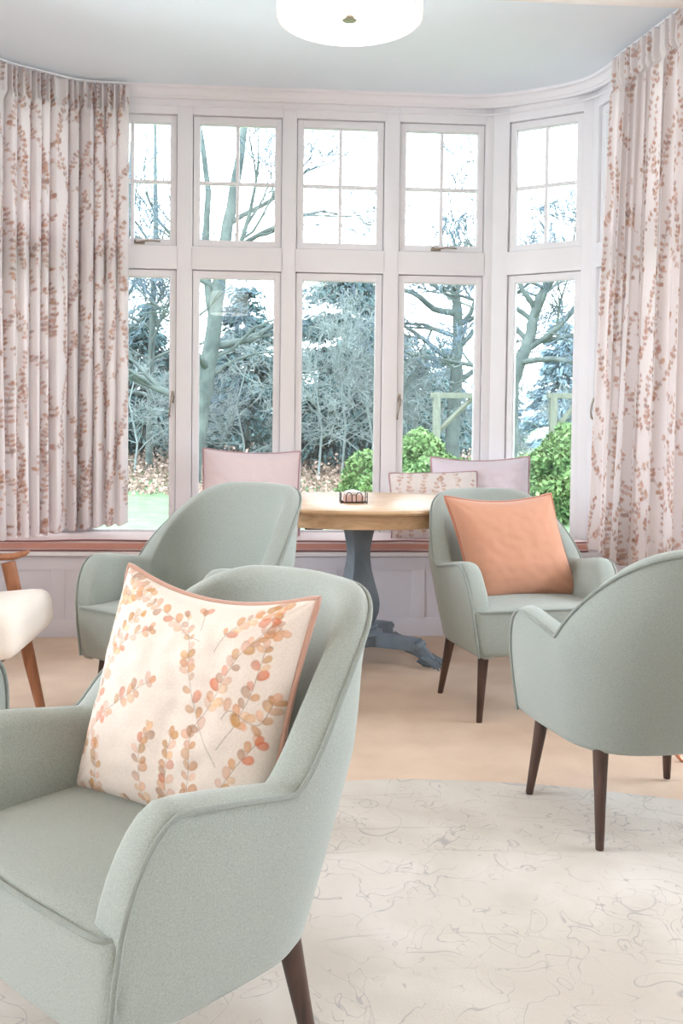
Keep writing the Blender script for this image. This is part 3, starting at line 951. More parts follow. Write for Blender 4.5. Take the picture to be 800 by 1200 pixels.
# --- the big leaf-print cushion: stems as they run across its face (u right, v down, 0..1)
CROP = [(222, 50), (752, 120), (612, 650), (66, 670)]     # corners of the face in the sketch the stems were drawn in
def to_uv(x, y):
    u, v = .5, .5
    for _ in range(12):
        a, b2, c, d = CROP
        px = (1 - v) * ((1 - u) * a[0] + u * b2[0]) + v * ((1 - u) * d[0] + u * c[0])
        py = (1 - v) * ((1 - u) * a[1] + u * b2[1]) + v * ((1 - u) * d[1] + u * c[1])
        e = 1e-4
        def P_(u, v): return ((1 - v) * ((1 - u) * a[0] + u * b2[0]) + v * ((1 - u) * d[0] + u * c[0]), (1 - v) * ((1 - u) * a[1] + u * b2[1]) + v * ((1 - u) * d[1] + u * c[1]))
        ux = (P_(u + e, v)[0] - px) / e; uy = (P_(u + e, v)[1] - py) / e; vx = (P_(u, v + e)[0] - px) / e; vy = (P_(u, v + e)[1] - py) / e
        det = ux * vy - vx * uy; rx, ry = x - px, y - py
        u += (rx * vy - vx * ry) / det; v += (ux * ry - uy * rx) / det
    return u, v
STEMS = [([(180, 315), (240, 262), (290, 200), (330, 172)], .3), ([(84, 640), (112, 545), (150, 450), (195, 385), (240, 300), (300, 250), (360, 215)], .12),
         ([(92, 590), (130, 540), (210, 455), (290, 400), (380, 345)], .05), ([(540, 500), (500, 420), (482, 330), (478, 250), (460, 150)], .22),
         ([(505, 230), (465, 215), (425, 172), (350, 130), (300, 110)], .25), ([(540, 255), (575, 200), (640, 145)], .35),
         ([(480, 440), (540, 365), (600, 265), (680, 175)], .2), ([(545, 465), (600, 395), (640, 320), (665, 225)], .25),
         ([(455, 672), (515, 600), (560, 525), (640, 430)], .05), ([(318, 690), (325, 600), (343, 510), (372, 452)], .05),
         ([(385, 685), (402, 570), (430, 450)], .05), ([(430, 670), (458, 580), (478, 500), (478, 440)], .15), ([(150, 690), (170, 610), (186, 530)], .05),
         ([(232, 165), (262, 128), (330, 92)], .1), ([(140, 350), (175, 290), (215, 180), (245, 120)], .1), ([(505, 200), (506, 140)], .9),
         ([(560, 400), (585, 380), (640, 400), (680, 340)], .1), ([(470, 690), (520, 665), (600, 640)], .05), ([(225, 70), (250, 72), (290, 85)], .05),
         ([(250, 700), (256, 650)], .1), ([(690, 110), (672, 160), (700, 200)], .0), ([(60, 690), (130, 665), (150, 640)], .3)]
def big_print(N, w, h):
    rnd = random.Random(4); pr = Print(N, N, w, h, CREAM)
    for pts, st in STEMS:
        q = []
        for (x, y) in pts:
            u, v = to_uv(x, y); q.append((u * w, (1 - v) * h))
        pr.spray(q, LEAF, rnd, ln=.027, gap=.0175, start=st, al=.9, stem=(130, 116, 104))
    return pr.img
def small_print(seed):
    def f(N, w, h):
        rnd = random.Random(seed); pr = Print(N, N, w, h, rgb(236, 226, 224)[:3])
        for k in range(7):
            x = w * (k + .5) / 7; y = rnd.uniform(-.05, .05)
            while y < h:
                l = rnd.uniform(.14, .22); a = rnd.uniform(-.06, .06)
                pr.spray([(x, y), (x + a * .3, y + l * .5), (x + a, y + l)], LEAFC, rnd, ln=.026, gap=.024, start=.1, al=.8, stem=(176, 140, 130))
                y += l * 1.3
        return pr.img
    return f
pillow('large cream cushion with orange watercolour leaf sprays propped in the foreground armchair', (-.155, 1.745, .645), (radians(-17), radians(2), radians(-37)), .47, .44, .15, M['print'], M['tan_pipe'], N=300, print_fn=big_print, seed=3, sag=.03)
pillow('plain peach cushion propped in the armchair beside the table', (.985, 3.86, .652), (radians(-16), radians(-1), radians(9)), .48, .44, .15, M['peach'], M['peach_pipe'], N=90, seed=8, sag=.02, wrinkle=.0022, shear=.17)
pillow('blush pink cushion with mauve piping on the window seat left of the table', (-.145, 5.29, .765), (radians(-14), radians(1.5), radians(4)), .55, .49, .15, M['pink'], M['pink_pipe'], N=80, seed=12, sag=.015, wrinkle=.004, pinch=.045)
pillow('leaf-print cushion on the window seat behind the right of the table', (.885, 5.21, .70), (radians(-22), radians(-2), radians(-4)), .50, .40, .13, M['print'], M['pink_pipe'], N=150, print_fn=small_print(21), seed=15, pinch=.045)
pillow('pale lilac cushion leaning on the window frame behind the peach cushion', (1.17, 5.32, .75), (radians(-12), radians(-1), radians(-6)), .57, .46, .15, M['lilac'], M['pink_pipe'], N=80, seed=19, sag=.02, wrinkle=.006, pinch=.045)

# ------------------------------------------------------------------ pedestal table
TC = (.405, 4.60)
def table():
    root = empty('pedestal_table', (TC[0], TC[1], 0), label='round oak-topped table on a blue-grey baluster pedestal with claw feet', cat='table')
    R = .585; H = .78
    b = MB(); b.lathe([(R - .02, H - .024), (R - .006, H - .021), (R, H - .012), (R - .002, H - .004), (R - .008, H)], 96)
    b.build('tabletop', M['oak'], root)
    b = MB(); b.lathe([(R - .045, H - .085), (R - .043, H - .087), (R - .035, H - .084), (R - .035, H - .023)], 96)
    b.build('apron', M['oak'], root)
    # eight-sided baluster column
    S = 1 / cos(pi / 8)
    pr = [(.092, .698), (.088, .685), (.068, .61), (.058, .55), (.056, .50), (.064, .44), (.082, .37), (.098, .315), (.104, .275), (.100, .235), (.088, .20), (.074, .175), (.07, .165)]
    b = MB(); b.lathe([(r * S, z) for r, z in pr][::-1], sides=8); b.build('column', M['greywood'], root, sharp=25)
    # collar: round rings on a square plinth
    b = MB(); b.lathe([(.12, .120), (.125, .126), (.122, .136), (.105, .142), (.098, .152), (.102, .160), (.094, .170), (.07, .172)], 48)
    b.box(-.115, .115, -.115, .115, .075, .124, .004, Matrix.Rotation(radians(14), 4, 'Z'))
    b.build('plinth', M['greywood'], root)
    # brace blocks + claw feet, four of them
    for k in range(4):
        a = radians(-31 + 90 * k)
        Mx = Matrix.Rotation(a, 4, 'Z')
        b = MB()
        # beam
        v = []; ws = .045
        sec = [(.03, .072, .128), (.16, .074, .128), (.28, .076, .126), (.325, .078, .124)]
        for (x, zb, zt) in sec:
            for (yy, zz) in ((-ws, zb), (ws, zb), (ws, zt), (-ws, zt)): v.append(Mx @ Vector((x, yy, zz)))
        f = []
        for i in range(len(sec) - 1):
            for q in range(4): f.append((i * 4 + q, i * 4 + (q + 1) % 4, (i + 1) * 4 + (q + 1) % 4, (i + 1) * 4 + q))
        f += [(3, 2, 1, 0), tuple(len(v) - 4 + q for q in range(4))]
        b.add(v, f)
        foot = b.build('foot', M['greywood'], root, smooth=False)
        # claw: scrolled shank, four toes with nails
        b = MB()
        b.tube([Mx @ Vector(p) for p in ((.26, 0, .085), (.30, 0, .088), (.33, 0, .078), (.355, 0, .058), (.38, 0, .038), (.40, 0, .028))], [.026, .036, .036, .032, .028, .020], 16)
        b.tube([Mx @ Vector((.335, yy, .100)) for yy in (-.046, -.03, 0, .03, .046)], [.012, .017, .018, .017, .012], 12)
        b.tube([Mx @ Vector((.345, yy, .074)) for yy in (-.036, -.02, 0, .02, .036)], [.008, .011, .012, .011, .008], 12)
        for q, yy in enumerate((-.033, -.011, .011, .033)):
            sp = yy * .45
            b.tube([Mx @ Vector(p) for p in ((.355, yy * .8, .046), (.382, yy + sp * .3, .047), (.405, yy + sp * .6, .035), (.422, yy + sp, .027), (.436, yy + sp * 1.1, .012))], [.010, .0135, .0115, .0125, .008], 10)
            b.tube([Mx @ Vector(p) for p in ((.428, yy + sp * 1.05, .022), (.446, yy + sp * 1.15, .012), (.452, yy + sp * 1.2, .001))], [.007, .006, .002], 8)
        b.tube([Mx @ Vector(p) for p in ((.33, 0, .034), (.36, 0, .014), (.39, 0, .012))], [.02, .014, .012], 12)
        b.build('claw', M['greywood'], foot)
    b = MB(); b.box(-.28, -.20, -.46, -.42, H - .095, H - .083, .003); b.build('latch', M['walnut'], root)
    return root
table()

# wire caddy with a pot and sachets on the table
def caddy():
    x, y, z = .365, 4.46, .78
    root = empty('wire_caddy', (x, y, z), label='small black wire caddy standing on the round table', cat='caddy')
    b = MB(); w, d, h = .062, .045, .052
    for zz in (.004, ):
        b.tube([(-w, -d, zz), (w, -d, zz), (w, d, zz), (-w, d, zz)], .0026, 6, closed=True)
    for px, py in ((-w, -d), (w, -d), (w, d), (-w, d)):
        b.tube([(px, py, 0), (px, py, h)], .0026, 6)
    for yy in (-d, d):
        for cx in (-.024, .024):
            b.tube([(cx - .014, yy, .004), (cx - .014, yy, h - .014), (cx - .008, yy, h - .003), (cx, yy, h), (cx + .008, yy, h - .003), (cx + .014, yy, h - .014), (cx + .014, yy, .004)], .0022, 6)
    for xx in (-w, w): b.tube([(xx, -d, h * .55), (xx, d, h * .55)], .0022, 6)
    b.tube([(-w, 0, .004), (w, 0, .004)], .0022, 6); b.tube([(0, -d, .004), (0, d, .004)], .0022, 6)
    b.build('wire_frame', M['black'], root)
    b = MB(); b.rbox(0, 0, .022, .10, .066, .032, .004, 6); o = b.build('sachet_box', M['paper']); o.location = (x, y, z)
    tag(o, 'small pink box of sachets held inside the wire caddy', 'box')
    b = MB(); 
    b.lathe([(.034, 0), (.038, .004), (.038, .014), (.034, .018), (.020, .021), (.008, .024)], 24)
    o = b.build('lidded_pot', M['ceramic']); o.location = (x - .004, y, z + .0385)
    tag(o, 'small white lidded pot sitting on the sachet box in the caddy', 'pot')
caddy()

# ------------------------------------------------------------------ rug
def rug():
    R = 2.2; n = 160; vs = []; fs = []
    prof = [(R - .001, 0.0005), (R, .003), (R - .006, .006), (R - .1, .0065), (R * .5, .0065)]
    for (r, z) in prof:
        for k in range(n):
            a = 2 * pi * k / n; w = .003 * sin(a * 13) + .002 * sin(a * 29)
            vs.append(((r + w) * cos(a), (r + w) * sin(a), z))
    for j in range(len(prof) - 1):
        for k in range(n): fs.append((j * n + k, j * n + (k + 1) % n, (j + 1) * n + (k + 1) % n, (j + 1) * n + k))
    fs.append(tuple(range(n))[::-1]); fs.append(tuple((len(prof) - 1) * n + k for k in range(n)))
    o = mesh_obj('rug', vs, fs, M['rug']); o.location = (.34, .79, 0); o.rotation_euler = (0, 0, .4)
    tag(o, 'large round cream rug with a worn grey line pattern on the carpet', 'rug')
rug()

# ------------------------------------------------------------------ wooden lounge chair at the left edge (faces right)
def lounge():
    root = empty('lounge_chair', (-1.215, 3.46, 0), radians(0), label='wooden-framed lounge chair with a thick cream seat at the left edge', cat='armchair')
    tilt = Matrix.Rotation(radians(-5), 4, 'Y')
    b = MB(); b.rbox(0, 0, 0, .66, .58, .155, .055, 14, lambda x, y, z: (x, y, z + .012 * (1 - (y / .3) ** 2) * (z > 0)))
    b.v = [tuple(tilt @ Vector(p) + Vector((.03, -.04, .405))) for p in b.v]
    b.build('seat_cushion', M['cream'], root)
    b = MB(); b.rbox(0, 0, 0, .13, .56, .52, .05, 12)
    bt = Matrix.Rotation(radians(-18), 4, 'Y')
    b.v = [tuple(bt @ Vector(p) + Vector((-.36, -.04, .68))) for p in b.v]
    b.build('back_cushion', M['cream'], root)
    for s in (-1, 1):
        yy = s * .305 - .03 + (.0)
        b = MB(); b.tube([(.30, yy, 0), (.255, yy, .20), (.17, yy, .60)], [.014, .020, .023], 12, sx=1.25); b.build('front_leg', M['teak'], root)
        b = MB(); b.tube([(-.42, yy, 0), (-.34, yy, .25), (-.42, yy, .93)], [.014, .021, .015], 12, sx=1.2); b.build('back_leg', M['teak'], root)
        b = MB(); b.tube([(-.38, yy, .585), (-.2, yy, .615), (.05, yy, .618), (.19, yy, .622), (.235, yy, .635), (.25, yy, .645)], [.018, .022, .024, .024, .018, .008], 12, sx=.6)
        b.build('armrest', M['teak'], root)
        b = MB(); b.box(-.36, .25, yy - .012, yy + .012, .275, .315, .004); b.build('side_rail', M['walnut'], root)
    b = MB(); b.box(.215, .24, -.31, .25, .285, .315, .004); b.build('front_rail', M['walnut'], root)
    b = MB(); b.box(-.40, -.37, -.31, .25, .86, .91, .006); b.build('top_rail', M['teak'], root)
lounge()

# copper sled side table at the right edge
def sled_table():
    root = empty('side_table', (1.578, 3.27, 0), radians(0), label='side table with copper sled legs, only one bend showing at the right edge', cat='side table')
    for y in (-.15, .15):
        b = MB(); P = [(-.17, y, .44), (-.20, y, .07), (-.195, y, .03), (-.175, y, .008), (-.14, y, .007), (.14, y, .007), (.175, y, .008), (.195, y, .03), (.20, y, .07), (.17, y, .44)]
        b.tube(P, .007, 10); b.build('leg', M['copper'], root)
    b = MB(); b.box(-.21, .21, -.19, .19, .44, .462, .006); b.build('table_top', M['oak'], root)
sled_table()

# low wooden table end behind the right chairs
def wood_table():
    root = empty('side_table', (1.46, 4.36, 0), 0, label='small dark wooden side table tucked under the right curtain', cat='side table')
    b = MB(); b.lathe([(.13, .455), (.142, .46), (.145, .47), (.14, .48)], 40); b.build('table_top', M['teak'], root)
    for k in range(3):
        a = 2 * pi * k / 3 + .4
        b = MB(); b.tube([(.12 * cos(a), .12 * sin(a), 0), (.085 * cos(a), .085 * sin(a), .456)], [.009, .014], 12); b.build('leg', M['teak'], root)
wood_table()

# skirting
for (x0, x1, y0, y1) in ((RX0, RX0 + .015, RY0, YB), (RX1 - .015, RX1, RY0, YB)):
    o = MB().box(x0, x1, y0, y1, 0, .14, .003).build('baseboard_left' if x0 < 0 else 'baseboard_right', M['paint'], smooth=False); structure(o)

# unseen windows added to the side walls for the fill lights
def added_window(cx, cy, ang, w, z0, z1):
    WN[0] += 1
    root = empty('window_%d' % WN[0], (cx, cy, 0), ang, kind='structure')
    b = MB(); ring(b, -w / 2, w / 2, z0, z1, .07, .07, .07, -.04, .04, .004)
    b.box(-.03, .03, -.03, .03, z0 + .06, z1 - .06, .003); b.build('window_frame', M['paint'], root, smooth=False)
    MB().box(-w / 2 + .06, w / 2 - .06, -.003, .003, z0 + .06, z1 - .06).build('glass_pane', M['glass'], root, smooth=False)
for cy_ in (-2.0, -.1, 2.9):
    added_window(RX0 - .1, cy_, pi / 2, 1.6, .6, 2.5); added_window(RX1 + .1, cy_, pi / 2, 1.6, .6, 2.5)

# ------------------------------------------------------------------ garden
GZ = -.35
def foliage_mat(name, c1, c2, rough=.8, scale=1.5):
    m, nt, b = new_mat(name); N = nt.nodes; L = nt.links
    tc = N.new('ShaderNodeTexCoord'); nz = N.new('ShaderNodeTexNoise'); nz.inputs['Scale'].default_value = scale; nz.inputs['Detail'].default_value = 6
    L.new(tc.outputs['Object'], nz.inputs['Vector'])
    cr = N.new('ShaderNodeValToRGB'); cr.color_ramp.elements[0].position = .35; cr.color_ramp.elements[1].position = .65
    cr.color_ramp.elements[0].color = c1; cr.color_ramp.elements[1].color = c2
    L.new(nz.outputs['Fac'], cr.inputs[0]); L.new(cr.outputs[0], b.inputs['Base Color']); b.inputs['Roughness'].default_value = rough
    b.inputs['Specular IOR Level'].default_value = .2
    return m
G = {}
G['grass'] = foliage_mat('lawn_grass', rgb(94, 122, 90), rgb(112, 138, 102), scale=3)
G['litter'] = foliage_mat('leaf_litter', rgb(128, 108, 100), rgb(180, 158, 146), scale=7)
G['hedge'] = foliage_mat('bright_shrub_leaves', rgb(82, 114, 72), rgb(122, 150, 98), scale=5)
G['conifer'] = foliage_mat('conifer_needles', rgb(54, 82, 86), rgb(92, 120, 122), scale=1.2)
G['far'] = foliage_mat('far_winter_wood', rgb(104, 130, 144), rgb(128, 150, 162), scale=.6)  # distance haze put into the colour as a pale blue-grey
G['bark'] = foliage_mat('grey_green_bark', rgb(70, 82, 82), rgb(98, 110, 108), scale=4)
G['twig'] = foliage_mat('pale_twigs', rgb(84, 104, 118), rgb(112, 130, 142), scale=2)
G['scrub'] = foliage_mat('pale_scrub_twigs', rgb(116, 130, 132), rgb(144, 156, 156), scale=2)
G['post'] = wood('mossy_post', rgb(104, 110, 100), rgb(128, 134, 120), scale=(2, 2, 1), rough=.8)

o = mesh_obj('ground', [(-60, 5.75, GZ), (60, 5.75, GZ), (60, 110, GZ + 1.2), (-60, 110, GZ + 1.2), (-60, -20, GZ), (60, -20, GZ)], [(0, 1, 2, 3), (4, 5, 1, 0)], G['grass'], smooth=False)
structure(o)

def leaves_np(rs, cen, size, aspect=.5, droop=None):
    """small folded leaf blades at given centres; returns verts, faces"""
    n = len(cen)
    d = rs.normal(size=(n, 3)); d /= np.linalg.norm(d, axis=1)[:, None]
    if droop is not None: d = d * (1 - droop[1]) + droop[0] * droop[1]; d /= np.linalg.norm(d, axis=1)[:, None]
    e = rs.normal(size=(n, 3)); e -= d * (e * d).sum(1)[:, None]; e /= np.linalg.norm(e, axis=1)[:, None]
    s = size * rs.uniform(.6, 1.3, size=(n, 1))
    a = cen - d * s; b = cen + e * s * aspect; c = cen + d * s; f = cen - e * s * aspect
    v = np.stack([a, b, c, f], 1).reshape(-1, 3)
    idx = np.arange(n * 4).reshape(n, 4)
    return v, idx

def np_obj(name, v, q, m, parent=None):
    me = bpy.data.meshes.new(name)
    me.from_pydata(v.tolist(), [], q.tolist()); me.update(); me.materials.append(m)
    o = bpy.data.objects.new(name, me); COL.objects.link(o)
    if parent: o.parent = parent
    return o

# leaf litter bank beyond the lawn
rs = np.random.RandomState(3)
nl = 42000
cen = np.stack([rs.uniform(-16, 16, nl), rs.uniform(17.5, 27, nl), np.zeros(nl)], 1)
cen[:, 2] = GZ + (cen[:, 1] - 5.75) * .0115 + .03 + np.abs(rs.normal(0, .14, nl)) * (.3 + (cen[:, 1] - 17) * .16)
v, q = leaves_np(rs, cen, .05, .7)
o = np_obj('leaf_litter', v, q, G['litter']); tag(o, 'brown fallen leaves and low dead stems along the far side of the lawn', 'leaves', kind='stuff')

def shrub(loc, rx, ry, h, n, seed, label, mat=None, size=.05):
    rs = np.random.RandomState(seed)
    root = empty('shrub', loc, label=label, cat='shrub', group='bright green shrubs beyond the window')
    d = rs.normal(size=(n, 3)); d /= np.linalg.norm(d, axis=1)[:, None]; d[:, 2] = np.abs(d[:, 2])
    bump = 1 + .12 * np.sin(d[:, 0] * 7 + seed) + .10 * np.sin(d[:, 1] * 9 + d[:, 2] * 6)
    r = rs.uniform(.55, 1, n) ** .35 * bump
    cen = np.stack([d[:, 0] * rx * r, d[:, 1] * ry * r, np.abs(d[:, 2]) ** .7 * h * r], 1)
    v, q = leaves_np(rs, cen, size, .5)
    np_obj('foliage', v, q, mat or G['hedge'], root)
    b = MB(); rn = random.Random(seed)
    for k in range(14):
        a = rn.uniform(0, 2 * pi); l = rn.uniform(.5, .85)
        b.tube([(0, 0, 0), (rx * .3 * cos(a), ry * .3 * sin(a), h * .4), (rx * l * cos(a) * .8, ry * l * sin(a) * .8, h * l)], [.03, .02, .008], 6)
    b.build('stem', G['bark'], root)
shrub((2.25, 15.2, GZ), 1.1, 1.1, 1.22, 22000, 1, 'bright green shrub outside behind the lilac cushion')
shrub((4.55, 14.0, GZ), 1.2, 1.1, 1.32, 20000, 2, 'bright green shrub outside the angled right window')
shrub((1.75, 17.4, GZ), .6, .6, .62, 9000, 3, 'low green shrub outside, at the right foot of the third window from the left')

def conifer(loc, h, r, seed, label, mat, n=14000, size=.12, start=.05):
    rs = np.random.RandomState(seed)
    root = empty('conifer_tree', loc, label=label, cat='tree', group='evergreen trees beyond the lawn')
    # boughs: points scattered along drooping limbs in whorls
    nb = 130
    bz = rs.uniform(start, 1, nb) ** .85
    ba = rs.uniform(0, 2 * pi, nb)
    bl = r * (1 - bz) ** .8 * rs.uniform(.7, 1.15, nb) + .15
    k = rs.choice(nb, n, p=bl / bl.sum())
    t = rs.uniform(0, 1, n) ** .6
    sp = rs.normal(size=(n, 3)) * np.array([.16, .16, .10]) * (r / 2)
    x = np.cos(ba[k]) * bl[k] * t; y = np.sin(ba[k]) * bl[k] * t
    z = bz[k] * h - .28 * bl[k] * t ** 1.5 + .08 * bl[k] * t ** 4
    cen = np.stack([x, y, z], 1) + sp * t[:, None]
    dr = np.stack([np.cos(ba[k]), np.sin(ba[k]), -.5 * np.ones(n)], 1)
    v, q = leaves_np(rs, cen, size, .32, (dr, .6))
    np_obj('foliage', v, q, mat, root)
    b = MB(); b.tube([(0, 0, 0), (.05, 0, h * .5), (0, 0, h * .97)], [r * .10, r * .06, .02], 8)
    for i in range(0, nb, 2):
        b.tube([(0, 0, bz[i] * h), (cos(ba[i]) * bl[i] * .5, sin(ba[i]) * bl[i] * .5, bz[i] * h - .1 * bl[i]), (cos(ba[i]) * bl[i] * .95, sin(ba[i]) * bl[i] * .95, bz[i] * h - .24 * bl[i])], [.035, .02, .008], 4)
    b.build('trunk', G['bark'], root)

def bare_tree(loc, pts, radii, seed, label, depth=4, spread=.75, mat=None, twmat=None, nbr=7, lenf=.5, up=.25, group=None, minr=.006, limbs=()):
    """a trunk through given points, limbs branching again and again down to twigs"""
    rn = random.Random(seed)
    root = empty('bare_tree', loc, label=label, cat='tree', group=group)
    mat = mat or G['bark']; twmat = twmat or G['twig']
    P = [Vector(p) for p in pts]
    # smooth resample
    Q = []; RR = []
    for i in range(len(P) - 1):
        for k in range(4):
            t = k / 4; Q.append(P[i].lerp(P[i + 1], t) + Vector((rn.uniform(-1, 1), rn.uniform(-1, 1), 0)) * radii[i] * .15); RR.append(radii[i] + (radii[i + 1] - radii[i]) * t)
    Q.append(P[-1]); RR.append(radii[-1])
    tb = MB(); tb.tube(Q, RR, 10); tb.build('trunk', mat, root)
    lb = MB(); tw = MB(); cnt = [0]
    def grow_(p, d, L_, r, dep):
        if cnt[0] > 2600: return
        cnt[0] += 1
        n = 5; pts_ = [p]; q = p.copy(); dd = d.normalized()
        for i in range(n):
            dd = (dd + Vector((rn.gauss(0, 1), rn.gauss(0, 1), rn.gauss(0, 1))) * .16 + Vector((0, 0, up * .12))).normalized()
            q = q + dd * L_ / n; pts_.append(q.copy())
        rs_ = [max(minr, r * (1 - .62 * i / n)) for i in range(n + 1)]
        (lb if dep > 1 else tw).tube(pts_, rs_, 6 if dep > 1 else 3, caps=False)
        if dep <= 0: return
        m = rn.randint(3, 5)
        for k in range(m):
            t = rn.uniform(.25, 1.0); i = min(n - 1, int(t * n)); base = pts_[i].lerp(pts_[i + 1], t * n - i)
            ax = Vector((rn.gauss(0, 1), rn.gauss(0, 1), rn.gauss(0, 1))).normalized()
            nd = (dd + ax * spread).normalized()
            grow_(base, nd, L_ * rn.uniform(.45, .7), rs_[i] * rn.uniform(.5, .7), dep - 1)
    Ht = (P[-1] - P[0]).length
    for k in range(nbr):
        t = .3 + .7 * (k + rn.random() * .6) / nbr; i = min(len(Q) - 2, int(t * (len(Q) - 1)))
        a = rn.uniform(0, 2 * pi) if k % 2 else rn.choice((0, pi)) + rn.uniform(-.6, .6)
        d = Vector((cos(a), sin(a) * .7, rn.uniform(.15, .8)))
        grow_(Q[i], d, Ht * lenf * rn.uniform(.6, 1), RR[i] * .5, depth)
    grow_(Q[-1], Q[-1] - Q[-2], Ht * .4, RR[-1], depth)
    for lp_, r0, r1 in limbs:
        L_ = [Vector(p) for p in lp_]; S_ = []
        for i in range(len(L_) - 1):
            for k in range(3): S_.append(L_[i].lerp(L_[i + 1], k / 3) + Vector((rn.uniform(-1, 1), rn.uniform(-1, 1), rn.uniform(-1, 1))) * .03)
        S_.append(L_[-1]); ns = len(S_)
        lb.tube(S_, [r0 + (r1 - r0) * i / (ns - 1) for i in range(ns)], 7)
        for i in range(1, ns):
            for _ in range(2):
                grow_(S_[i], Vector((rn.gauss(0, 1), rn.gauss(0, .6), rn.gauss(.3, .8))), 1.0, r1 * .8, 2)
    lb.build('limbs', mat, root, sharp=None) if lb.v else None
    if tw.v: tw.build('twigs', twmat, root, sharp=None)
    return root

# evergreens
for (x, y, h, r, s, n, sz, lab) in [
    (-6.4, 27, 5.6, 3.0, 31, 9000, .13, 'dark evergreen outside behind the left curtain'),
    (-3.9, 28, 4.9, 2.6, 32, 20000, .12, 'dark evergreen outside the leftmost window beside the curtain'),
    (-1.0, 29, 5.6, 2.0, 33, 18000, .12, 'pointed evergreen rising at the right of the second window'),
    (1.75, 25, 6.0, 2.5, 34, 34000, .11, 'tall blue-green evergreen filling the middle window'),
    (5.2, 33, 4.2, 2.2, 35, 9000, .13, 'evergreen rising behind the bright shrub in the fourth window')]:
    conifer((x, y, GZ), h, r, s, lab, G['conifer'], n, sz)
for i, (x, h, l) in enumerate(((-8.2, 4.6, 'at the far left'), (-5.8, 4.3, 'low behind the leftmost window'), (-3.6, 3.9, 'between the first and second windows'), (-2.0, 4.1, 'low behind the leaning bare tree'),
                            (.2, 4.4, 'between the second and middle windows'), (2.4, 4.6, 'directly behind the middle window evergreen'), (4.0, 4.2, 'between the middle and fourth windows'))):
    conifer((x, 35 + (i % 2), GZ), h, 2.1, 80 + i, 'evergreen of the back row, ' + l, G['conifer'], 12000, .15, 0)
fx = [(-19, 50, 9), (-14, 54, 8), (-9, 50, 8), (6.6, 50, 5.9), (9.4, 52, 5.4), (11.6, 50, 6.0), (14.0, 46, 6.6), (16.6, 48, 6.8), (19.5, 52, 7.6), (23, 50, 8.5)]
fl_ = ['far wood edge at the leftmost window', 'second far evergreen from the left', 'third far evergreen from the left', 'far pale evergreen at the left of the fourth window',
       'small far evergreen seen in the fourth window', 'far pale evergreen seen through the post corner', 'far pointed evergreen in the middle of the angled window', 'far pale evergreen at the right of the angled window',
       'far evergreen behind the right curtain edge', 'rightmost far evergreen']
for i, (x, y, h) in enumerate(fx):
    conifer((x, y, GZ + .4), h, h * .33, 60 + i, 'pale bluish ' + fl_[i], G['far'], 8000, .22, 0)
# bare trees
bare_tree((-1.85, 19.5, GZ), [(0, 0, 0), (.14, 0, .75), (.33, 0, 2.2), (.58, 0, 3.9), (.75, 0, 5.2), (.98, 0, 6.6), (1.2, .2, 8.2)], [.23, .21, .18, .15, .12, .10, .06], 7,
          'leaning bare tree with a grey-green trunk in the second window', depth=4, nbr=10, lenf=.36, spread=.7,
          limbs=((((.42, 0, 2.75), (.9, .1, 3.05), (1.35, .1, 3.5), (1.8, .1, 3.65)), .055, .02), (((.40, 0, 2.45), (.95, .2, 2.8), (1.4, .2, 2.95), (2.1, .2, 3.0)), .045, .015),
                 (((.50, 0, 3.6), (.35, 0, 4.8), (.40, 0, 6.2), (.2, 0, 7.6)), .09, .05)))
bare_tree((-4.0, 24, GZ), [(0, 0, 0), (.1, 0, 3), (.2, 0, 6), (.3, 0, 8.5)], [.13, .10, .07, .03], 17,
          'bare tree whose fine branches cross the leftmost window', depth=4, nbr=20, lenf=.34, spread=.8)
bare_tree((-3.1, 23, GZ), [(0, 0, 0), (.05, 0, 3), (.15, 0, 6), (.1, 0, 9.0)], [.10, .08, .06, .03], 19,
          'slender bare tree of fine twigs in the upper leftmost window', depth=4, nbr=22, lenf=.26, spread=.85, minr=.009)
bare_tree((3.75, 20, GZ), [(0, 0, 0), (.05, 0, 2.4), (.10, 0, 3.4), (.02, 0, 4.4), (.25, 0, 5.4)], [.17, .14, .12, .09, .05], 27,
          'bare oak with crooked limbs in the fourth window', depth=4, nbr=11, lenf=.46, spread=.9, up=.3, minr=.008,
          limbs=((((.08, 0, 3.9), (-.4, 0, 4.0), (-.9, 0, 4.35), (-1.3, 0, 4.4)), .08, .04), (((.05, 0, 2.7), (-.4, 0, 3.0), (-.9, 0, 3.0), (-1.3, 0, 3.2)), .06, .03),
                 (((.1, 0, 3.6), (.45, 0, 4.1), (.75, 0, 4.7)), .06, .03)))
bare_tree((4.35, 17.5, GZ), [(0, 0, 0), (.05, 0, 2.3), (.35, 0, 3.1), (.55, 0, 3.9), (1.0, 0, 4.7)], [.17, .14, .11, .09, .05], 37,
          'bare oak with forked limbs in the angled right window', depth=4, nbr=11, lenf=.50, spread=.85, up=.3, minr=.008,
          limbs=((((.2, 0, 2.9), (.7, 0, 3.15), (1.1, 0, 3.6), (1.5, 0, 4.0)), .07, .03), (((.5, 0, 3.7), (.2, 0, 4.1), (.05, 0, 4.6)), .06, .03)))
